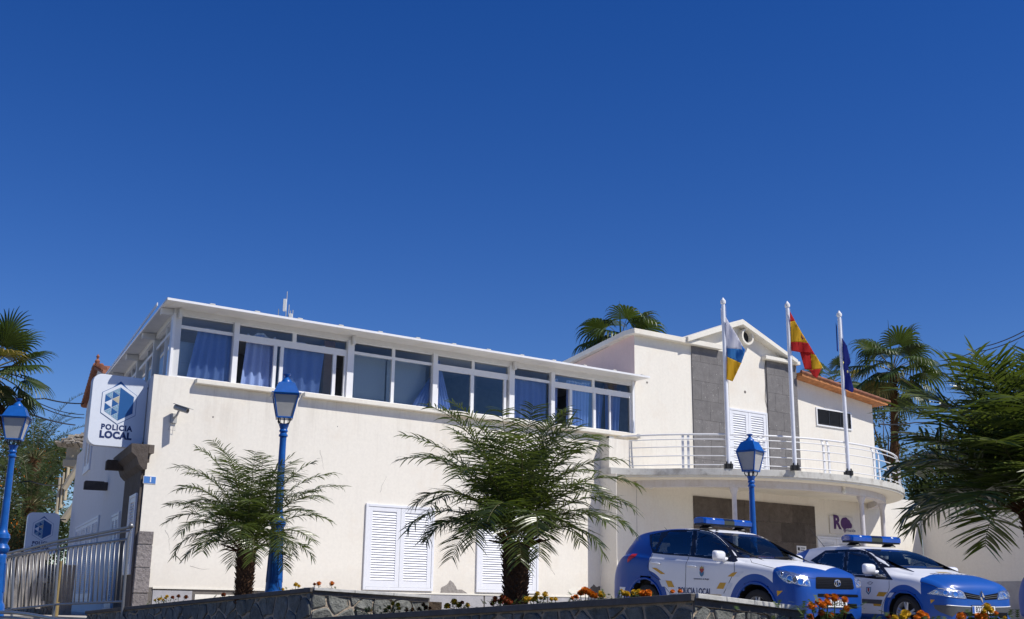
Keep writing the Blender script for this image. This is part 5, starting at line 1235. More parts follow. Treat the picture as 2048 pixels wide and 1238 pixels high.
M['blackgloss'] = mat('black_gloss_trim', (.012, .012, .014), .12, .1, 5, 0, 0, 10, .5, .5); M['greyplastic'] = mat('grey_bumper_plastic', (.07, .075, .08), .45, .12, 20)
M['chrome'] = mat('chrome', (.85, .86, .88), .08, .02, 5, 1); M['reflector'] = mat('lamp_reflector', (.62, .65, .70), .12, .35, 25, .9, .6, 60)
M['lampblk'] = mat('lamp_bezel', (.08, .09, .11), .2, .2); M['barblue'] = mat('blue_beacon_plastic', (.005, .065, .36), .2, .2, 8, 0, 0, 10, .5, .2)
M['discw'] = mat('white_beacon_lens', (.7, .74, .78), .15, .1, 30); M['seat'] = mat('grey_seat_fabric', (.05, .055, .06), .9, .2, 20); M['dash'] = mat('dashboard_plastic', (.025, .028, .032), .6, .1)
M['tyre'] = mat('tyre_rubber', (.02, .02, .02), .8, .2, 20, 0, .3, 80); M['rim'] = mat('alloy_rim', (.55, .57, .6), .3, .08, 8, .6)
M['crestred'] = mat('crest_red', (.35, .04, .03), .5); M['crestblue'] = mat('crest_blue', (.06, .18, .3), .5); M['crestgold'] = mat('crest_gold', (.45, .33, .10), .5); M['greytxt'] = mat('small_dark_print', (.10, .10, .14), .5)
M['gblk'] = mat('grille_black', (.004, .004, .005), .5, .1, 5, 0, 0, 10, .15); M['euro'] = mat('plate_blue_band', (.01, .10, .45), .4)
def hermite(xs, ys, x):
    n = len(xs)
    if x <= xs[0]: return ys[0]
    if x >= xs[-1]: return ys[-1]
    i = max(k for k in range(n - 1) if xs[k] <= x); h = xs[i + 1] - xs[i]
    d = [(ys[k + 1] - ys[k]) / (xs[k + 1] - xs[k]) for k in range(n - 1)]
    def m_(k):
        if k == 0: return d[0]
        if k == n - 1: return d[-1]
        if d[k - 1] * d[k] <= 0: return 0
        return 2 * d[k - 1] * d[k] / (d[k - 1] + d[k])
    t = (x - xs[i]) / h; a, b = m_(i), m_(i + 1)
    return (2 * t ** 3 - 3 * t ** 2 + 1) * ys[i] + (t ** 3 - 2 * t ** 2 + t) * h * a + (-2 * t ** 3 + 3 * t ** 2) * ys[i + 1] + (t ** 3 - t ** 2) * h * b
class Car:
    def __init__(s, name, label, cat, loc, phi, pitch, st, paint, roofc):
        s.t = thing(name, (0, 0, 0), label, cat, 'police cars parked in front of the station'); s.loc = loc; s.rz = -R_(phi)
        s.M = Matrix.Translation(loc) @ Matrix.Rotation(s.rz, 4, 'Z') @ Matrix.Rotation(R_(pitch), 4, 'Y'); s.pitch = R_(pitch)
        s.inv = s.M.inverted(); s.st = sorted(st); s.paint = paint
        xs = [q[0] for q in s.st]; P = lambda k, x: hermite(xs, [q[k] for q in s.st], x)
        def section(x):
            zb, w, zbelt, wbelt, zt, wt = (P(k, x) for k in range(1, 7)); zm = zb + .50 * (zbelt - zb)
            pts = [(w * .80, zb), (w * .955, zb + .05), (w * .992, zb + .45 * (zm - zb)), (w, zm), (w * .995, zbelt - .10), (w * .5 + wbelt * .5, zbelt - .025), (wbelt, zbelt), (wt * 1.0, zt - roofc * .9), (wt * .93, zt - roofc * .42), (wt * .70, zt - roofc * .12), (0, zt)]
            if zt - roofc * .9 < zbelt + .01: pts[7] = (wbelt * .6 + wt * .4, zbelt + .004)
            out = []; n = len(pts); subs = [1, 2, 3, 3, 2, 2, 10, 2, 3, 5]
            for i in range(n - 1):
                p0, p1, p2, p3 = pts[max(i - 1, 0)], pts[i], pts[i + 1], pts[min(i + 2, n - 1)]
                if i == n - 2: p3 = (-p1[0], p1[1])
                if i == 6: p0 = p1; p3 = p2
                for k in range(subs[i]):
                    t = k / subs[i]; cr = lambda j: .5 * (2 * p1[j] + (-p0[j] + p2[j]) * t + (2 * p0[j] - 5 * p1[j] + 4 * p2[j] - p3[j]) * t * t + (-p0[j] + 3 * p1[j] - 3 * p2[j] + p3[j]) * t ** 3)
                    if i in (6,): out.append((p1[0] + (p2[0] - p1[0]) * t + .02 * math.sin(math.pi * t) * (1 if zt > zbelt + .25 else 0), p1[1] + (p2[1] - p1[1]) * t))
                    else: out.append((cr(0), cr(1)))
            out.append(pts[-1]); return out
        x0, x1 = xs[0], xs[-1]; X_ = []; x = x0
        while x < x1 - 1e-6: X_.append(x); x += .012 if (x > x1 - .3 or x < x0 + .2) else .034
        X_.append(x1)
        V_ = []; n = None
        for x in X_:
            sec = section(x); ring = [(x, -a, z) for a, z in sec] + [(x, a, z) for a, z in reversed(sec[:-1])]; n = len(ring); V_ += ring
        F = [(i * n + k, (i + 1) * n + k, (i + 1) * n + k + 1, i * n + k + 1) for i in range(len(X_) - 1) for k in range(n - 1)]
        cap = [tuple((len(X_) - 1) * n + k for k in range(n)), tuple(reversed(range(n)))]
        s.V = V_; s.F = F; s.cap = cap; s.bvh = BVHTree.FromPolygons([Vector(v) for v in V_], [f for f in F] + cap); s.holes = []; s.hol2 = []
    def to_local(s, px, py):
        o = s.inv @ Vector((0, 0, EYE)); d = (s.inv.to_3x3() @ Vector(ray(px, py))).normalized(); return o, d
    def hit(s, px, py):
        o, d = s.to_local(px, py); h, nrm, i, dist = s.bvh.ray_cast(o, d)
        if h is None:
            best = None; c = -o.dot(d) + 0
            for k in range(-8, 9):
                q = o + d * ((Vector((-1, 0, .8)) - o).dot(d) + k * .22); nn = s.bvh.find_nearest(q)
                if nn[0] is not None and (best is None or nn[3] < best[2]): best = (nn[0], nn[1], nn[3])
            h, nrm = best[0], best[1]
        if nrm.dot(d) > 0: nrm = -nrm
        return h, nrm
    def px_of(s, v): return proj(s.M @ Vector(v))
    def finish_decal(s, V_, F, name, m, mirror, par, thick=0, **k):
        mb = MB(); mb.add(V_, F); o = mb.build(name, m, par or s.t, smooth='all', recalc=False, **k); r = [o]
        if mirror:
            mb = MB(); mb.add([(x, -y, z) for x, y, z in V_], [tuple(reversed(f)) for f in F]); r.append(mb.build(name, m, par or s.t, smooth='all', recalc=False))
        return r
    def decal(s, pts, name, m, off=.004, mirror=False, par=None, step=4, skip=None):
        P, F = gridpoly(pts, step); H = [s.hit(*p) for p in P]; V_ = [tuple(h + n * off) for h, n in H]
        if skip: F = [f for f in F if not any(pip((sum(P[i][0] for i in f) / len(f), sum(P[i][1] for i in f) / len(f)), q) for q in skip)]
        return s.finish_decal(V_, F, name, m, mirror, par)
    def tubepx(s, pts, r, name, m, off=.0, mirror=False, par=None):
        Q = []
        for i in range(len(pts) - 1):
            k = max(2, int(math.hypot(pts[i + 1][0] - pts[i][0], pts[i + 1][1] - pts[i][1]) / 3))
            for j in range(k): u = j / k; Q.append((pts[i][0] + (pts[i + 1][0] - pts[i][0]) * u, pts[i][1] + (pts[i + 1][1] - pts[i][1]) * u))
        Q.append(pts[-1]); H = [s.hit(*p) for p in Q]; path = [h + n * off for h, n in H]; mb = MB(); mb.tube(path, r, 6); mb.build(name, m, par or s.t, smooth='all')
        if mirror: mb = MB(); mb.tube([(p[0], -p[1], p[2]) for p in path], r, 6); mb.build(name, m, par or s.t, smooth='all')
    def ring(s, pts, name, m, off, w, mirror=False, par=None):   # band just inside an outline given in pixels
        cx = sum(p[0] for p in pts) / len(pts); cy = sum(p[1] for p in pts) / len(pts); mb = MB(); n = len(pts)
        inner = [(x + (cx - x) * min(.5, w / max(1, math.hypot(cx - x, cy - y))), y + (cy - y) * min(.5, w / max(1, math.hypot(cx - x, cy - y)))) for x, y in pts]
        for i in range(n):
            j = (i + 1) % n; k = max(1, int(math.hypot(pts[j][0] - pts[i][0], pts[j][1] - pts[i][1]) / 4))
            for a in range(k):
                L = lambda A_, B_, u: (A_[0] + (B_[0] - A_[0]) * u, A_[1] + (B_[1] - A_[1]) * u)
                q = [L(pts[i], pts[j], a / k), L(pts[i], pts[j], (a + 1) / k), L(inner[i], inner[j], (a + 1) / k), L(inner[i], inner[j], a / k)]
                H = [s.hit(*p) for p in q]; v = [tuple(h + nn * off) for h, nn in H]; mb.quad(*v)
                if mirror: mb.quad(*[(p[0], -p[1], p[2]) for p in v])
        mb.build(name, m, par or s.t, recalc=False)
    def front_quad(s, pts, name, m, off, par=None, step=.05, sgn=1, keep=None):   # polygon in (y,z) laid on the nose / windscreen
        P, F = gridpoly(pts, step); V_ = []
        for y, z in P:
            h, n, i, d = s.bvh.ray_cast(Vector((3 * sgn if sgn > 0 else -6, y, z)), Vector((-sgn, 0, 0)))
            if h is None: h, n = s.bvh.find_nearest(Vector((0, y, z)))[:2]
            if n.x * sgn < 0: n = -n
            V_.append(tuple(h + n * off))
        mb = MB(); mb.add(V_, F); return mb.build(name, m, par or s.t, smooth='all', recalc=False)
    def side_text(s, txt, x0, x1, zc, size, m, bold=.004, sgn=-1, name='lettering'):
        vs, fs = text_mesh(txt, size, bold, .001); w = max(v[0] for v in vs) - min(v[0] for v in vs); k = abs(x1 - x0) / w; cx = (x0 + x1) / 2; out = []
        for x, y, z in vs:
            X0 = cx + x * k * (1 if sgn < 0 else -1); h, n, i, d = s.bvh.ray_cast(Vector((X0, 3 * sgn, zc + y)), Vector((0, -sgn, 0)))
            if n.y * sgn < 0: n = -n
            out.append(tuple(h + n * (.004 + max(0, z))))
        mb = MB(); mb.add(out, fs); return mb.build(name, m, s.t, recalc=False)
    def body(s, arches, ws, rw):   # cut openings and build the shell
        keep = []
        for f in s.F:
            vs = [s.V[i] for i in f]; c = [sum(v[k] for v in vs) / 4 for k in range(3)]; ok = True
            for ax, az, ar in arches:
                if math.hypot(c[0] - ax, c[2] - az) < ar and abs(c[1]) > .5: ok = False
            if ok and c[2] > .85:
                pv = [s.px_of((v[0], -abs(v[1]), v[2])) for v in vs]
                if abs(c[1]) > .4:
                    for h in s.holes:
                        if all(pip(p, h) for p in pv): ok = False
                nx = (Vector(vs[1]) - Vector(vs[0])).cross(Vector(vs[3]) - Vector(vs[0])).x
                if ok:
                    for quad, xa, xb in (ws, rw):
                        if xa < c[0] < xb and all(pip((v[1], v[2]), quad) for v in vs): ok = False
            if ok: keep.append(f)
        mb = MB(); mb.add(s.V, keep + s.cap); return mb.build('body', s.paint, s.t, smooth=50)
    def wheel(s, x, y, r, rr, n=5, front=True, lip=None):
        sg = -1 if y < 0 else 1; mb = MB(); prof = [(rr, -.10), (r - .05, -.11), (r - .008, -.085), (r, -.04), (r, .04), (r - .008, .085), (r - .05, .11), (rr, .10)]
        def lat(prof, mbx, nn=36):
            vs = []; fs = []
            for q, d in prof:
                for k in range(nn): a = 2 * math.pi * k / nn; vs.append((x + q * math.cos(a), y + d * sg, r + q * math.sin(a)))
            for i in range(len(prof) - 1):
                for k in range(nn): fs.append((i * nn + k, i * nn + (k + 1) % nn, (i + 1) * nn + (k + 1) % nn, (i + 1) * nn + k))
            mbx.add(vs, fs)
        wh = bpy.data.objects.new('wheel', None); COL.objects.link(wh); wh.parent = s.t; ORG[wh.name] = (0, 0, 0)
        lat(prof, mb); mb.build('tyre', M['tyre'], wh, smooth=40)
        mb = MB(); lat([(rr, -.09), (rr - .02, -.08), (rr - .02, .06), (rr + .004, .1), (rr, .085)], mb)
        for k in range(n):
            for da in (-.16, .16):
                a = 2 * math.pi * k / n + .3; c, q = math.cos(a + da * .25), math.sin(a + da * .25); c2, q2 = math.cos(a + da), math.sin(a + da)
                mb.tube([(x + c * .03, y + sg * .075, r + q * .03), (x + c2 * (rr - .01), y + sg * .085, r + q2 * (rr - .01))], [.022, .018], 6)
        mb.tube([(x, y + sg * .05, r), (x, y + sg * .09, r)], .05, 12); mb.build('rim', M['rim'], wh, smooth=40)
        mb = MB(); mb.tube([(x, y + sg * .0, r), (x, y + sg * .03, r)], rr - .03, 24); mb.build('brake_disc', M['iron'], wh)
    def well(s, x, z, r, yo):
        mb = MB()
        for sg in (-1, 1):
            n = 24; A_ = [(x + r * math.cos(a), sg * yo, z + r * math.sin(a)) for a in [math.pi * (-.15 + 1.3 * i / n) for i in range(n + 1)]]; B_ = [(p[0], sg * .42, p[2]) for p in A_]
            for i in range(n): mb.quad(A_[i], A_[i + 1], B_[i + 1], B_[i])
            mb.add(B_, [tuple(range(n + 1))])
        mb.build('wheel_arch_liner', M['black'], s.t, recalc=False)
    def flare(s, x, z, r, w, m):
        mb = MB()
        for sg in (-1, 1):
            path = []
            for i in range(41):
                a = math.pi * (-.12 + 1.24 * i / 40); px_, pz = x + r * math.cos(a), z + r * math.sin(a)
                h = s.bvh.ray_cast(Vector((px_, 3 * sg, pz)), Vector((0, -sg, 0)))[0]
                yy = h.y if h is not None else sg * .86
                if abs(yy) < .7: yy = sg * .84
                path.append((px_, yy + sg * .0, pz))
            mb.tube(path, w, 8)
        mb.build('wheel_arch_trim', m, s.t, smooth='all')
    def interior(s, xs_, zb, hw, dashx, dashz):
        mb = MB(); mb.box((dashx - 1.2, 0, zb / 2 + .15), (1.25, hw, zb / 2 - .16)); mb.build('cabin_floor', M['dash'], s.t, bevel=.03)
        for x in xs_:
            for y in ((-.36, .36) if x == xs_[0] else (-.42, 0, .42)):
                mb = MB(); mb.box((x, y, zb + .12), (.07, .21, .30), 0, Euler((0, R_(-14), 0)).to_matrix()); mb.box((x - .10, y, zb + .50), (.045, .12, .085)); mb.tube([(x - .08, y - .06, zb + .4), (x - .1, y - .06, zb + .5)], .008); mb.build('seat', M['seat'], s.t, bevel=.03)
        mb = MB(); mb.box((dashx, 0, dashz - .12), (.22, hw, .13)); mb.box((dashx - .1, .36, dashz + .02), (.12, .2, .03)); mb.build('dashboard', M['dash'], s.t, bevel=.04)
        mb = MB(); c = V(dashx - .30, .36, dashz + .0); n = V(-.85, 0, .5).normalized(); u = V(0, 1, 0); w = n.cross(u)
        mb.tube([c + (u * math.cos(a) + w * math.sin(a)) * .18 for a in [2 * math.pi * i / 24 for i in range(25)]], .014, 6); mb.tube([c, c - n * .2], .03); mb.tube([c - u * .17, c + u * .17], .012); mb.build('steering_wheel', M['dash'], s.t, smooth='all')
    def bar(s, x, zr, hw, h=.11):
        root = s.t; mb = MB(); z0 = zr + .075
        prof = lambda d, zz: [(x + d * .5 * a, zz + b) for a, b in ((1, 0), (1, h * .6), (.75, h * .93), (.3, h), (-.3, h), (-.75, h * .93), (-1, h * .6), (-1, 0))]
        def seg(y0, y1, m, n, taper0=1, taper1=1):
            mb = MB(); P = prof(.30, z0); c = (x, z0 + h * .4)
            T = lambda k: [(c[0] + (a - c[0]) * k, c[1] + (b - c[1]) * k) for a, b in P]
            A_ = [(a, y0, b) for a, b in T(taper0)]; A2 = [(a, y0 + .03, b) for a, b in P]; B2 = [(a, y1 - .03, b) for a, b in P]; B_ = [(a, y1, b) for a, b in T(taper1)]
            mb.prism(A_, A2); mb.prism(A2, B2); mb.prism(B2, B_); return mb.build(n, m, root, smooth=45)
        seg(-hw, -.13, M['barblue'], 'beacon', .8, 1); seg(.13, hw, M['barblue'], 'beacon', 1, .8); seg(-.13, .13, M['blackgloss'], 'beacon_centre')
        mb = MB(); mb.box((x, 0, z0 - .012), (.13, hw - .03, .014)); 
        for y in (-.42, .42): mb.lathe([(.13, -.075), (.11, -.05), (.05, -.012)], (x, y, z0), 12)
        mb.build('beacon_base', M['iron'], root)
        for y in (-.38, .38):
            mb = MB(); mb.ball((x + .125, y, z0 + h * .5), .042, 8, 0, (.5, 1, 1)); mb.build('beacon_lens', M['discw'], root, smooth='all')
    def mirror_(s, x, y, z, m, k=1.0):
        for sg in (-1, 1):
            mb = MB(); mb.ball((0, 0, 0), 1, 10); sp = lambda v, p: math.copysign(abs(v) ** p, v)
            for i in range(len(mb.v)):
                q = mb.v[i]; a_ = sp(q[0], .6) * .085 * k; mb.v[i] = (x + max(a_, -.02), sg * y + sp(q[1], .5) * .125, z + sp(q[2], .5) * (.088 - .02 * max(q[0], 0)))
            mb.tube([(x, sg * (y - .05), z - .05), (x + .03, sg * (y - .24), z - .06)], [.035, .045], 8); mm = mb.build('door_mirror', m, s.t, smooth=60)
            mb = MB(); mb.box((x - .022, sg * y, z), (.002, .085, .06)); mb.build('mirror_glass', M['chrome'], mm)
    def plate(s, px, py, txt, dz=0):
        h, n = s.hit(px, py); x = max(s.bvh.ray_cast(Vector((3, y, h.z)), Vector((-1, 0, 0)))[0].x for y in (-.2, 0, .2)) + .012; y0 = 0; mb = MB(); z = h.z
        mb.box((x, y0, z), (.008, .262, .058)); p = mb.build('number_plate', M['white'], s.t, bevel=.003)
        mb = MB(); mb.box((x - .004, y0, z), (.006, .272, .066)); mb.build('plate_frame', M['black'], s.t)
        mb = MB(); mb.box((x + .0085, y0 - .238, z), (.0015, .022, .052)); mb.build('plate_band', M['euro'], p)
        vs, fs = text_mesh(txt, .118, .003, .001, 1.12, .80); mb = MB(); mb.add([(x + .0095 + k * .5, y0 + a + .02, z + b) for a, b, k in vs], fs); mb.build('plate_number', M['iron'], p, recalc=False)
    def done(s): s.t.location = s.loc; s.t.rotation_euler = (0, s.pitch, s.rz)
def pip(p, poly):
    r = False; n = len(poly); j = n - 1
    for i in range(n):
        if (poly[i][1] > p[1]) != (poly[j][1] > p[1]) and p[0] < (poly[j][0] - poly[i][0]) * (p[1] - poly[i][1]) / (poly[j][1] - poly[i][1]) + poly[i][0]: r = not r
        j = i
    return r
def Z(sc, ox, oy): return lambda *L: [(ox + x / sc, oy + y / sc) for x, y in L]
z4 = Z(5.428, 1230, 1010); z5 = Z(5.429, 1430, 1010); z6 = Z(11.378, 1540, 1120); zp = Z(17.07, 1600, 1170)
zm = Z(5.565, 1680, 1040); z7 = Z(5.885, 1700, 1120); z8 = Z(9.846, 1840, 1130)
# --- off-road car.   x, zbottom, w, zbelt, wbelt, ztop, wtop
PH = 53; aw = at_y(1507.7, 1161, 19.2); FS = Fr(aw, math.atan2(math.cos(R_(PH)), -math.sin(R_(PH))), 1)
zg = aw[2] - .82; hx, hy = FS.d; W0 = .90
loc = Vector((aw[0] - FS.n[0] * W0, aw[1] - FS.n[1] * W0, zg))
st = [(.875, .36, .50, .60, .44, .66, .40), (.85, .28, .64, .72, .58, .80, .50), (.80, .24, .76, .84, .70, .92, .62), (.72, .22, .83, .92, .76, 1.00, .68), (.55, .21, .882, 1.00, .79, 1.07, .70), (.3, .21, .905, 1.05, .80, 1.12, .72), (-.05, .21, .905, 1.08, .82, 1.15, .74), (-.42, .21, .90, 1.10, .84, 1.20, .76),
      (-.75, .21, .90, 1.11, .85, 1.40, .72), (-1.05, .21, .90, 1.12, .85, 1.565, .66), (-1.25, .21, .90, 1.13, .85, 1.64, .635), (-1.6, .21, .90, 1.14, .85, 1.68, .63), (-2.1, .21, .90, 1.16, .85, 1.69, .625), (-2.6, .21, .905, 1.19, .845, 1.665, .615), (-3.0, .22, .90, 1.22, .82, 1.615, .59), (-3.18, .24, .885, 1.2, .79, 1.55, .57), (-3.32, .27, .86, 1.12, .76, 1.36, .58), (-3.42, .30, .83, 1.0, .74, 1.10, .60), (-3.50, .33, .78, .80, .66, .84, .5), (-3.53, .40, .60, .66, .5, .70, .42)]
def ravmask(x, y, z):
    fr = (x - .36 - (.78 - y.abs()).max(0 * y) * .42 * (z - .9).gt(0)).max(circ(x, z, 0, .36, .565)); ay = y.abs()
    rear = (z - 1.24).min(-1.86 - x).max((z - .80).min(-2.46 - x)).max(circ(x, z, -2.56, .36, .575))
    return fr.max(rear).max(.27 - z).max((-3.25 - x).max((-2.7 - x).min(z - .62)))
rav = Car('police_car', 'tall white and blue off-road police car with two-bar grille, behind the stone wall end', 'car', loc, PH, 2.1, st, carpaint('offroad_car_paint', ravmask), .085)
H1 = z4((893, 285), (1000, 285), (1110, 335), (1210, 450), (1268, 566), (1060, 556), (872, 540)); H2 = z4((590, 298), (845, 284), (822, 540), (560, 520), (455, 508), (505, 400)); H3 = z4((400, 335), (500, 305), (475, 390), (430, 495), (402, 455))
rav.holes = [H1, H2, H3]
DLO = z4((378, 322), (610, 274), (870, 262), (1010, 268), (1130, 318), (1230, 425), (1335, 605), (1300, 622), (1100, 592), (820, 560), (560, 540), (410, 522), (384, 430))
ws = [(-.70, 1.205), (.70, 1.205), (.60, 1.575), (-.60, 1.575)]; rw = [(-.56, 1.14), (.56, 1.14), (.50, 1.5), (-.50, 1.5)]
rav.body([(0, .36, .425), (-2.56, .36, .425)], (ws, -1.3, -.3), (rw, -3.5, -3.0))
rav.decal(DLO, 'window_surround', M['blackgloss'], .003, True, step=2, skip=rav.holes)
for h in rav.holes: rav.decal(h, 'side_window', M['carglass'], .002, True)
scr = rav.front_quad(ws, 'windscreen', M['screen'], .002); bw_ = [(-.77, 1.175), (.77, 1.175), (.66, 1.605), (-.66, 1.605)]
def band(car, outer, inner, nm, m, off, sgn=1):
    for i in range(len(outer)):
        j = (i + 1) % len(outer); car.front_quad([outer[i], outer[j], inner[j], inner[i]], nm, m, off, sgn=sgn)
band(rav, bw_, [(y * .955, z + (.02 if z < 1.4 else -.02)) for y, z in ws], 'windscreen_seal', M['blackgloss'], .003)
rav.front_quad(rw, 'rear_window', M['carglass'], .002, sgn=-1); band(rav, [(-.62, 1.10), (.62, 1.10), (.55, 1.53), (-.55, 1.53)], [(y * .95, z + (.02 if z < 1.4 else -.02)) for y, z in rw], 'rear_window_seal', M['blackgloss'], .003, -1)
rav.interior((-1.25, -2.15), .95, .70, -.62, 1.14)
for x in (0, -2.56):
    rav.well(x, .36, .44, .87); rav.flare(x, .36, .43, .022, M['bluepaint'])
    for y in (-.76, .76): rav.wheel(x, y, .345, .23)
rav.decal(z6((130, 270), (240, 235), (520, 282), (830, 385), (890, 450), (928, 608), (800, 600), (560, 545), (400, 530), (300, 470), (200, 370)), 'headlight', M['reflector'], .004, True, step=2)
for c, r in (((440, 430), 85), ((560, 450), 70), ((690, 490), 82), ((830, 520), 55), ((270, 310), 40)):
    rav.decal(z6(*[(c[0] + r * .75 * math.cos(a), c[1] + r * math.sin(a)) for a in [i * math.pi / 8 for i in range(16)]]), 'headlight_bowl', M['lampblk'] if r in (70, 40) else M['chrome'], .006, True, step=1.5)
    rav.tubepx(z6(*[(c[0] + r * .75 * math.cos(a), c[1] + r * math.sin(a)) for a in [i * math.pi / 8 for i in range(17)]]), .006, 'headlight_rim', M['chrome'], .008, True)
GR = z6((1040, 400), (1070, 387), (1830, 412), (1870, 450), (1905, 640), (1880, 670), (1060, 655), (1040, 630)); rav.decal(GR, 'grille', M['gblk'], .006, step=3)
for a, b, c, d in ((1050, 430, 1860, 460), (1050, 545, 1885, 570)): rav.tubepx(z6((a, b), ((a + c) / 2, (b + d) / 2), (c, d)), .005, 'grille_bar', M['gblk'], .006)
mb = MB()
for i in range(34):
    for k in range(4):
        p = z6((1075 + i * 24, 468 + i * .9 + (k // 2) * 115 + (k % 2) * 40))[0]; h, n = rav.hit(*p); mb.box(h + n * .007, (.002, .005, .004))
mb.build('grille_mesh', M['gblk'], rav.t)
rav.decal(z6((1085, 765), (1990, 790), (2005, 848), (1085, 838)), 'bumper_slot', M['gblk'], .005, step=3)
rav.decal([(1640, 1205), (1713, 1208), (1714, 1217), (1640, 1215)], 'bumper_intake', M['gblk'], .005, step=3)
h, n = rav.hit(*z6((1510, 525))[0]); cx_ = h.x + .02
mb = MB()
for ry, rz_, dz in ((.075, .055, 0), (.028, .05, 0), (.045, .018, .022)): mb.tube([(cx_, h.y + ry * math.cos(a), h.z + dz + rz_ * math.sin(a)) for a in [i * math.pi / 12 for i in range(25)]], .006, 6)
mb.build('badge', M['chrome'], rav.t, smooth='all')
rav.tubepx(z6((870, 400), (960, 415), (1040, 412)), .004, 'panel_gap', M['black'], 0); rav.tubepx(z5((385, 590), (400, 625), (560, 665), (690, 700)), .004, 'bonnet_gap', M['black'], 0, True)
rav.tubepx(z4((880, 272), (800, 572), (770, 640), (762, 1000)), .0045, 'door_gap', M['black'], 0, True); rav.tubepx(z4((412, 530), (350, 668), (400, 760), (480, 815), (600, 960)), .004, 'door_gap', M['black'], 0, True); rav.tubepx(z4((1296, 628), (1296, 720), (1180, 960)), .0045, 'door_gap', M['black'], 0, True)
for a, b in (((402, 628), (495, 640)), ((792, 660), (888, 672))): rav.tubepx(z4(a, ((a[0] + b[0]) / 2, (a[1] + b[1]) / 2 - 4), b), .016, 'door_handle', M['whitepaint'], .02, True)
rav.decal(z4((135, 600), (150, 562), (190, 535), (250, 530), (222, 562), (175, 592), (140, 628)), 'tail_light', M['red'], .008, True, step=2)
for nm, mt, P in (('yellow', 'yellowfilm', z4((400, 680), (450, 683), (548, 750), (500, 750))), ('yellow', 'yellowfilm', z4((550, 818), (615, 825), (645, 893), (578, 888))), ('white', 'whitefilm', z4((480, 813), (550, 818), (578, 888), (510, 885))),
                  ('yellow', 'yellowfilm', z4((1222, 775), (1275, 735), (1330, 728), (1285, 778))), ('white', 'whitefilm', z4((1285, 778), (1330, 728), (1400, 722), (1345, 780))), ('yellow', 'yellowfilm', z4((1140, 842), (1208, 845), (1178, 912), (1102, 908))), ('white', 'whitefilm', z4((1208, 845), (1282, 850), (1250, 918), (1178, 912))),
                  ('yellow', 'yellowfilm', z5((672, 930), (737, 932), (678, 990)))):
    rav.decal(P, nm + '_check', M[mt], .004, True, step=3)
rav.decal(z4((918, 722), (967, 722), (966, 750), (955, 770), (942, 778), (928, 770), (919, 750)), 'crest', M['crestblue'], .004, step=1.5); rav.decal(z4((920, 690), (967, 690), (966, 712), (943, 738), (920, 712)), 'crest', M['crestred'], .005, step=1.5); rav.decal(z4((925, 690), (920, 668), (932, 676), (942, 660), (954, 676), (966, 668), (962, 690)), 'crest', M['crestgold'], .005, step=1.5)
a = rav.hit(*z4((855, 800))[0])[0]; b = rav.hit(*z4((1022, 808))[0])[0]; rav.side_text('Ayuntamiento de Mogán', a.x, b.x, a.z, .035, M['greytxt'], .001)
a = rav.hit(*z4((688, 895))[0])[0]; b = rav.hit(*z4((1045, 908))[0])[0]; rav.side_text('POLICIA LOCAL', a.x, b.x, a.z - .055, .15, M['navy'], .004); rav.side_text('POLICIA LOCAL', a.x, b.x, a.z - .055, .15, M['navy'], .004, 1)
rav.mirror_(-.72, .99, 1.20, M['whitepaint'], 1.0); rav.bar(-1.52, 1.685, .62)
mb = MB(); mb.tube([(-2.95, .1, 1.63), (-3.1, .1, 1.74)], [.006, .003], 6)
for x, y in ((-1.2, -.5), (-1.25, .3)): mb.lathe([(.03, 0), (.02, .02), (.004, .025), (.003, .10)], (x, y, 1.63), 8)
mb.build('aerial', M['iron'], rav.t)
mb = MB(); mb.tube([(-.46, -.5, 1.215), (-.52, .1, 1.235)], .008, 6); mb.tube([(-.44, .1, 1.215), (-.5, .62, 1.235)], .008, 6); mb.build('wiper', M['black'], rav.t)
rav.plate(1679, 1207, '6897 FLG'); rav.done()
# --- hatchback
PH = 62; aw = at_y(1817, 1229, 19.5); FS = Fr(aw, math.atan2(math.cos(R_(PH)), -math.sin(R_(PH))), 1); W0 = .80
loc = Vector((aw[0] - FS.n[0] * W0, aw[1] - FS.n[1] * W0, aw[2] - .31))
st = [(.80, .30, .42, .48, .36, .54, .30), (.785, .22, .58, .62, .50, .70, .42), (.73, .19, .72, .72, .64, .80, .54), (.62, .18, .80, .80, .70, .87, .60), (.42, .18, .855, .87, .74, .93, .64), (.15, .18, .88, .915, .77, .98, .66), (-.1, .18, .885, .93, .79, 1.015, .68), (-.36, .18, .885, .95, .82, 1.07, .72),
      (-.65, .18, .885, .96, .83, 1.215, .70), (-.95, .18, .885, .965, .83, 1.335, .65), (-1.25, .18, .885, .97, .83, 1.41, .61), (-1.6, .18, .885, .98, .83, 1.45, .60), (-2.0, .18, .885, .99, .82, 1.457, .595), (-2.5, .18, .885, 1.01, .81, 1.43, .58), (-2.85, .19, .88, 1.03, .78, 1.375, .55), (-3.05, .2, .86, 1.02, .76, 1.27, .56), (-3.15, .22, .84, .95, .74, 1.05, .58), (-3.32, .26, .82, .86, .72, .92, .58), (-3.40, .34, .70, .70, .60, .74, .5)]
def megmask(x, y, z):
    fr = (x - .34 + (z - .8).max(0 * z) * .6).max(circ(x, z, 0, .31, .47)); rear = (z - 1.2).min(-2.55 - x).max((-2.5 - x).min(1.2 - z)).max(circ(x, z, -2.62, .31, .48))
    return fr.max(rear).max(.30 - z).max(-3.0 - x)
meg = Car('police_car', 'white and blue police hatchback with alloy front wheel visible, right of the off-road car', 'car', loc, PH, 1.2, st, carpaint('hatchback_paint', megmask, (.80, .81, .83), (.008, .085, .38)), .075)
D2 = [(1621, 1121), (1651, 1101), (1697, 1099), (1716, 1099), (1734, 1102), (1752, 1116), (1770, 1138), (1786, 1160), (1750, 1158), (1706, 1153), (1679, 1146), (1642, 1132)]
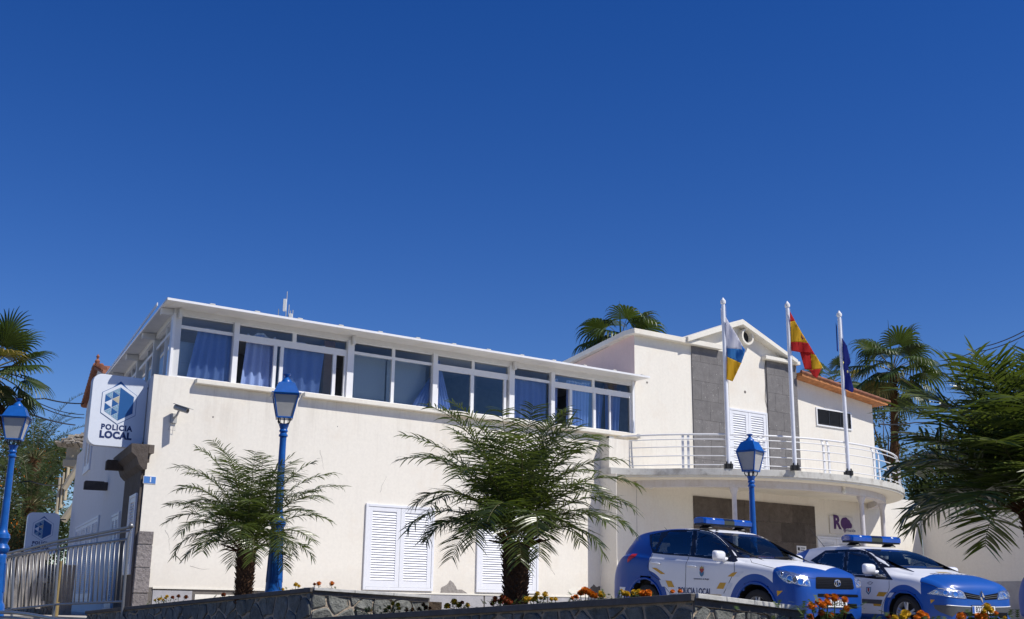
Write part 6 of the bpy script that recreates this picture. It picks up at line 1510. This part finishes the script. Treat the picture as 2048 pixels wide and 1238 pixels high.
M1 = [(1697, 1104), (1714, 1103), (1732, 1108), (1750, 1123), (1766, 1144), (1774, 1155), (1708, 1149), (1693, 1140)]; M2 = [(1650, 1107), (1690, 1104), (1686, 1143), (1660, 1134), (1636, 1124)]
meg.holes = [M1, M2]; ws = [(-.68, 1.085), (.68, 1.085), (.57, 1.36), (-.57, 1.36)]; rw = [(-.50, 1.08), (.50, 1.08), (.45, 1.28), (-.45, 1.28)]
meg.body([(0, .31, .36), (-2.62, .31, .36)], (ws, -1.3, -.3), (rw, -3.3, -2.9))
meg.decal(D2, 'window_surround', M['blackgloss'], .003, True, step=2, skip=meg.holes)
for h in meg.holes: meg.decal(h, 'side_window', M['carglass'], .002, True)
meg.front_quad(ws, 'windscreen', M['screen'], .002); band(meg, [(-.75, 1.055), (.75, 1.055), (.62, 1.385), (-.62, 1.385)], [(y * .955, z + (.015 if z < 1.2 else -.015)) for y, z in ws], 'windscreen_seal', M['blackgloss'], .003)
meg.front_quad(rw, 'rear_window', M['carglass'], .002, sgn=-1)
meg.interior((-1.25, -2.1), .82, .68, -.55, 1.02)
for x in (0, -2.62):
    meg.well(x, .31, .375, .85); meg.flare(x, .31, .365, .016, M['bluepaint'])
    for y in (-.76, .76): meg.wheel(x, y, .31, .205)
meg.decal(z8((130, 570), (350, 450), (780, 495), (850, 540), (905, 665), (500, 615), (300, 585)), 'headlight', M['reflector'], .004, True, step=2)
for c, r in (((500, 540), 62), ((700, 575), 70), ((330, 530), 38), ((270, 530), 18)):
    meg.decal(z8(*[(c[0] + r * .7 * math.cos(a), c[1] + r * .8 * math.sin(a)) for a in [i * math.pi / 8 for i in range(16)]]), 'headlight_bowl', M['chrome'] if r > 20 else M['lampblk'], .006, True, step=1.5)
    meg.tubepx(z8(*[(c[0] + r * .7 * math.cos(a), c[1] + r * .8 * math.sin(a)) for a in [i * math.pi / 8 for i in range(17)]]), .005, 'headlight_rim', M['chrome'], .008, True)
meg.tubepx(z8((350, 455), (780, 498), (850, 542), (903, 662), (500, 612)), .006, 'headlight_edge', M['chrome'], .006, True)
meg.decal(z8((862, 532), (1190, 603), (1175, 688), (925, 663)), 'grille', M['gblk'], .005, True, step=3)
for u in (.33, .66): meg.tubepx(z8((862 + 60 * u, 532 + 131 * u), (1190 - 15 * u, 603 + 85 * u)), .006, 'grille_bar', M['greyplastic'], .01, True)
h, n = meg.hit(*z8((1318, 640))[0]); mb = MB(); xb = meg.bvh.ray_cast(Vector((3, 0, h.z)), Vector((-1, 0, 0)))[0].x + .012
for k in (1, .62): mb.tube([(xb, 0, h.z + .075 * k), (xb, .045 * k, h.z), (xb, 0, h.z - .075 * k), (xb, -.045 * k, h.z), (xb, 0, h.z + .075 * k)], .007, 4)
mb.build('badge', M['chrome'], meg.t); mb = MB(); mb.add([(xb - .008, 0, h.z + .11), (xb - .008, .07, h.z + .0), (xb - .008, 0, h.z - .1), (xb - .008, -.07, h.z)], [(0, 1, 2, 3)]); mb.build('badge_recess', M['lampblk'], meg.t)
meg.decal(z8((270, 785), (520, 792), (1115, 832), (1360, 835), (1360, 925), (740, 925), (640, 1020), (400, 930), (295, 860)), 'bumper_strip', M['greyplastic'], .006, True, step=4); meg.tubepx(z8((520, 790), (800, 812), (1112, 828)), .008, 'bumper_highlight', M['whitepaint'], .006, True)
meg.decal(z8((740, 930), (1360, 935), (1360, 1060), (740, 1055)), 'bumper_intake', M['gblk'], .005, True, step=4)
meg.tubepx(z8((0, 330), (250, 400), (350, 450)), .0035, 'bonnet_gap', M['black'], 0, True); meg.tubepx(z7((460, 240), (462, 330), (430, 420), (380, 540), (370, 640)), .004, 'door_gap', M['black'], 0, True)
for nm, mt, P in (('yellow', 'yellowfilm', z7((340, 375), (440, 380), (400, 430), (312, 425))), ('yellow', 'yellowfilm', z7((275, 515), (375, 520), (360, 542), (280, 540))), ('white', 'whitefilm', z7((470, 385), (520, 385), (480, 440), (440, 440))), ('yellow', 'yellowfilm', z8((205, 680), (295, 685), (215, 760)))):
    meg.decal(P, nm + '_check', M[mt], .004, True, step=3)
meg.decal(z7((145, 458), (385, 470), (372, 520), (145, 505)), 'rub_strip', M['greyplastic'], .008, True, step=4)
meg.decal(z7((190, 320), (250, 318), (248, 370), (220, 410), (190, 375)), 'crest', M['crestblue'], .004, step=1.5); meg.decal(z7((200, 330), (240, 328), (238, 365), (220, 390), (202, 368)), 'crest', M['whitefilm'], .005, step=1.5); meg.decal(z7((208, 330), (232, 329), (230, 360), (220, 378), (210, 362)), 'crest', M['crestred'], .006, step=1.5)
meg.tubepx(z7((210, 265), (240, 255), (270, 265), (245, 288), (212, 280), (210, 265)), .004, 'door_emblem', M['greytxt'], .003)
# bonnet lettering, read from the front
def hoodtext(car, txt, xc, size, m, k=1.0):
    vs, fs = text_mesh(txt, size, .003, .001, 1.1); out = []
    for x, y, z in vs:
        q = car.bvh.ray_cast(Vector((xc - y * k, x, 3)), Vector((0, 0, -1))); out.append(tuple(q[0] + Vector((0, 0, .004 + max(0, z)))))
    mb = MB(); mb.add(out, fs); mb.build('bonnet_lettering', m, car.t, recalc=False)
hoodtext(meg, 'POLICIA LOCAL', .22, .12, M['greytxt'])
P, F = gridpoly([(-.02, -.12), (.10, -.16), (.10, .16), (-.02, .12)], .03); mb = MB(); mb.add([tuple(meg.bvh.ray_cast(Vector((x, y, 3)), Vector((0, 0, -1)))[0] + Vector((0, 0, .004))) for x, y in P], F); mb.build('bonnet_emblem', M['crestgold'], meg.t)
meg.mirror_(-.66, .985, 1.03, M['whitepaint'], .9); meg.bar(-1.55, 1.452, .60)
mb = MB(); mb.tube([(-2.6, -.1, 1.42), (-2.95, -.16, 1.80)], [.006, .003], 6); mb.build('aerial', M['iron'], meg.t)
mb = MB(); mb.tube([(-.42, -.5, 1.09), (-.48, .1, 1.11)], .008, 6); mb.tube([(-.40, .1, 1.09), (-.46, .6, 1.11)], .008, 6); mb.build('wiper', M['black'], meg.t)
meg.plate(1979.6, 1219.9, '8226 FNP'); meg.done()
# --- third car, only its rear corner enters the picture
q = at_y(2036, 1190, 22.5)
c3 = copy_tree(rav.t, (0, 0, 0), 0, 'third car, only its blue rear corner and red tail light showing at the right edge')
a3 = -R_(52); cs, sn = math.cos(a3), math.sin(a3); lx, ly = -3.48, -.80
c3.location = (q[0] - (lx * cs - ly * sn), q[1] - (lx * sn + ly * cs), zg - .1); c3.rotation_euler = (0, R_(1), a3)
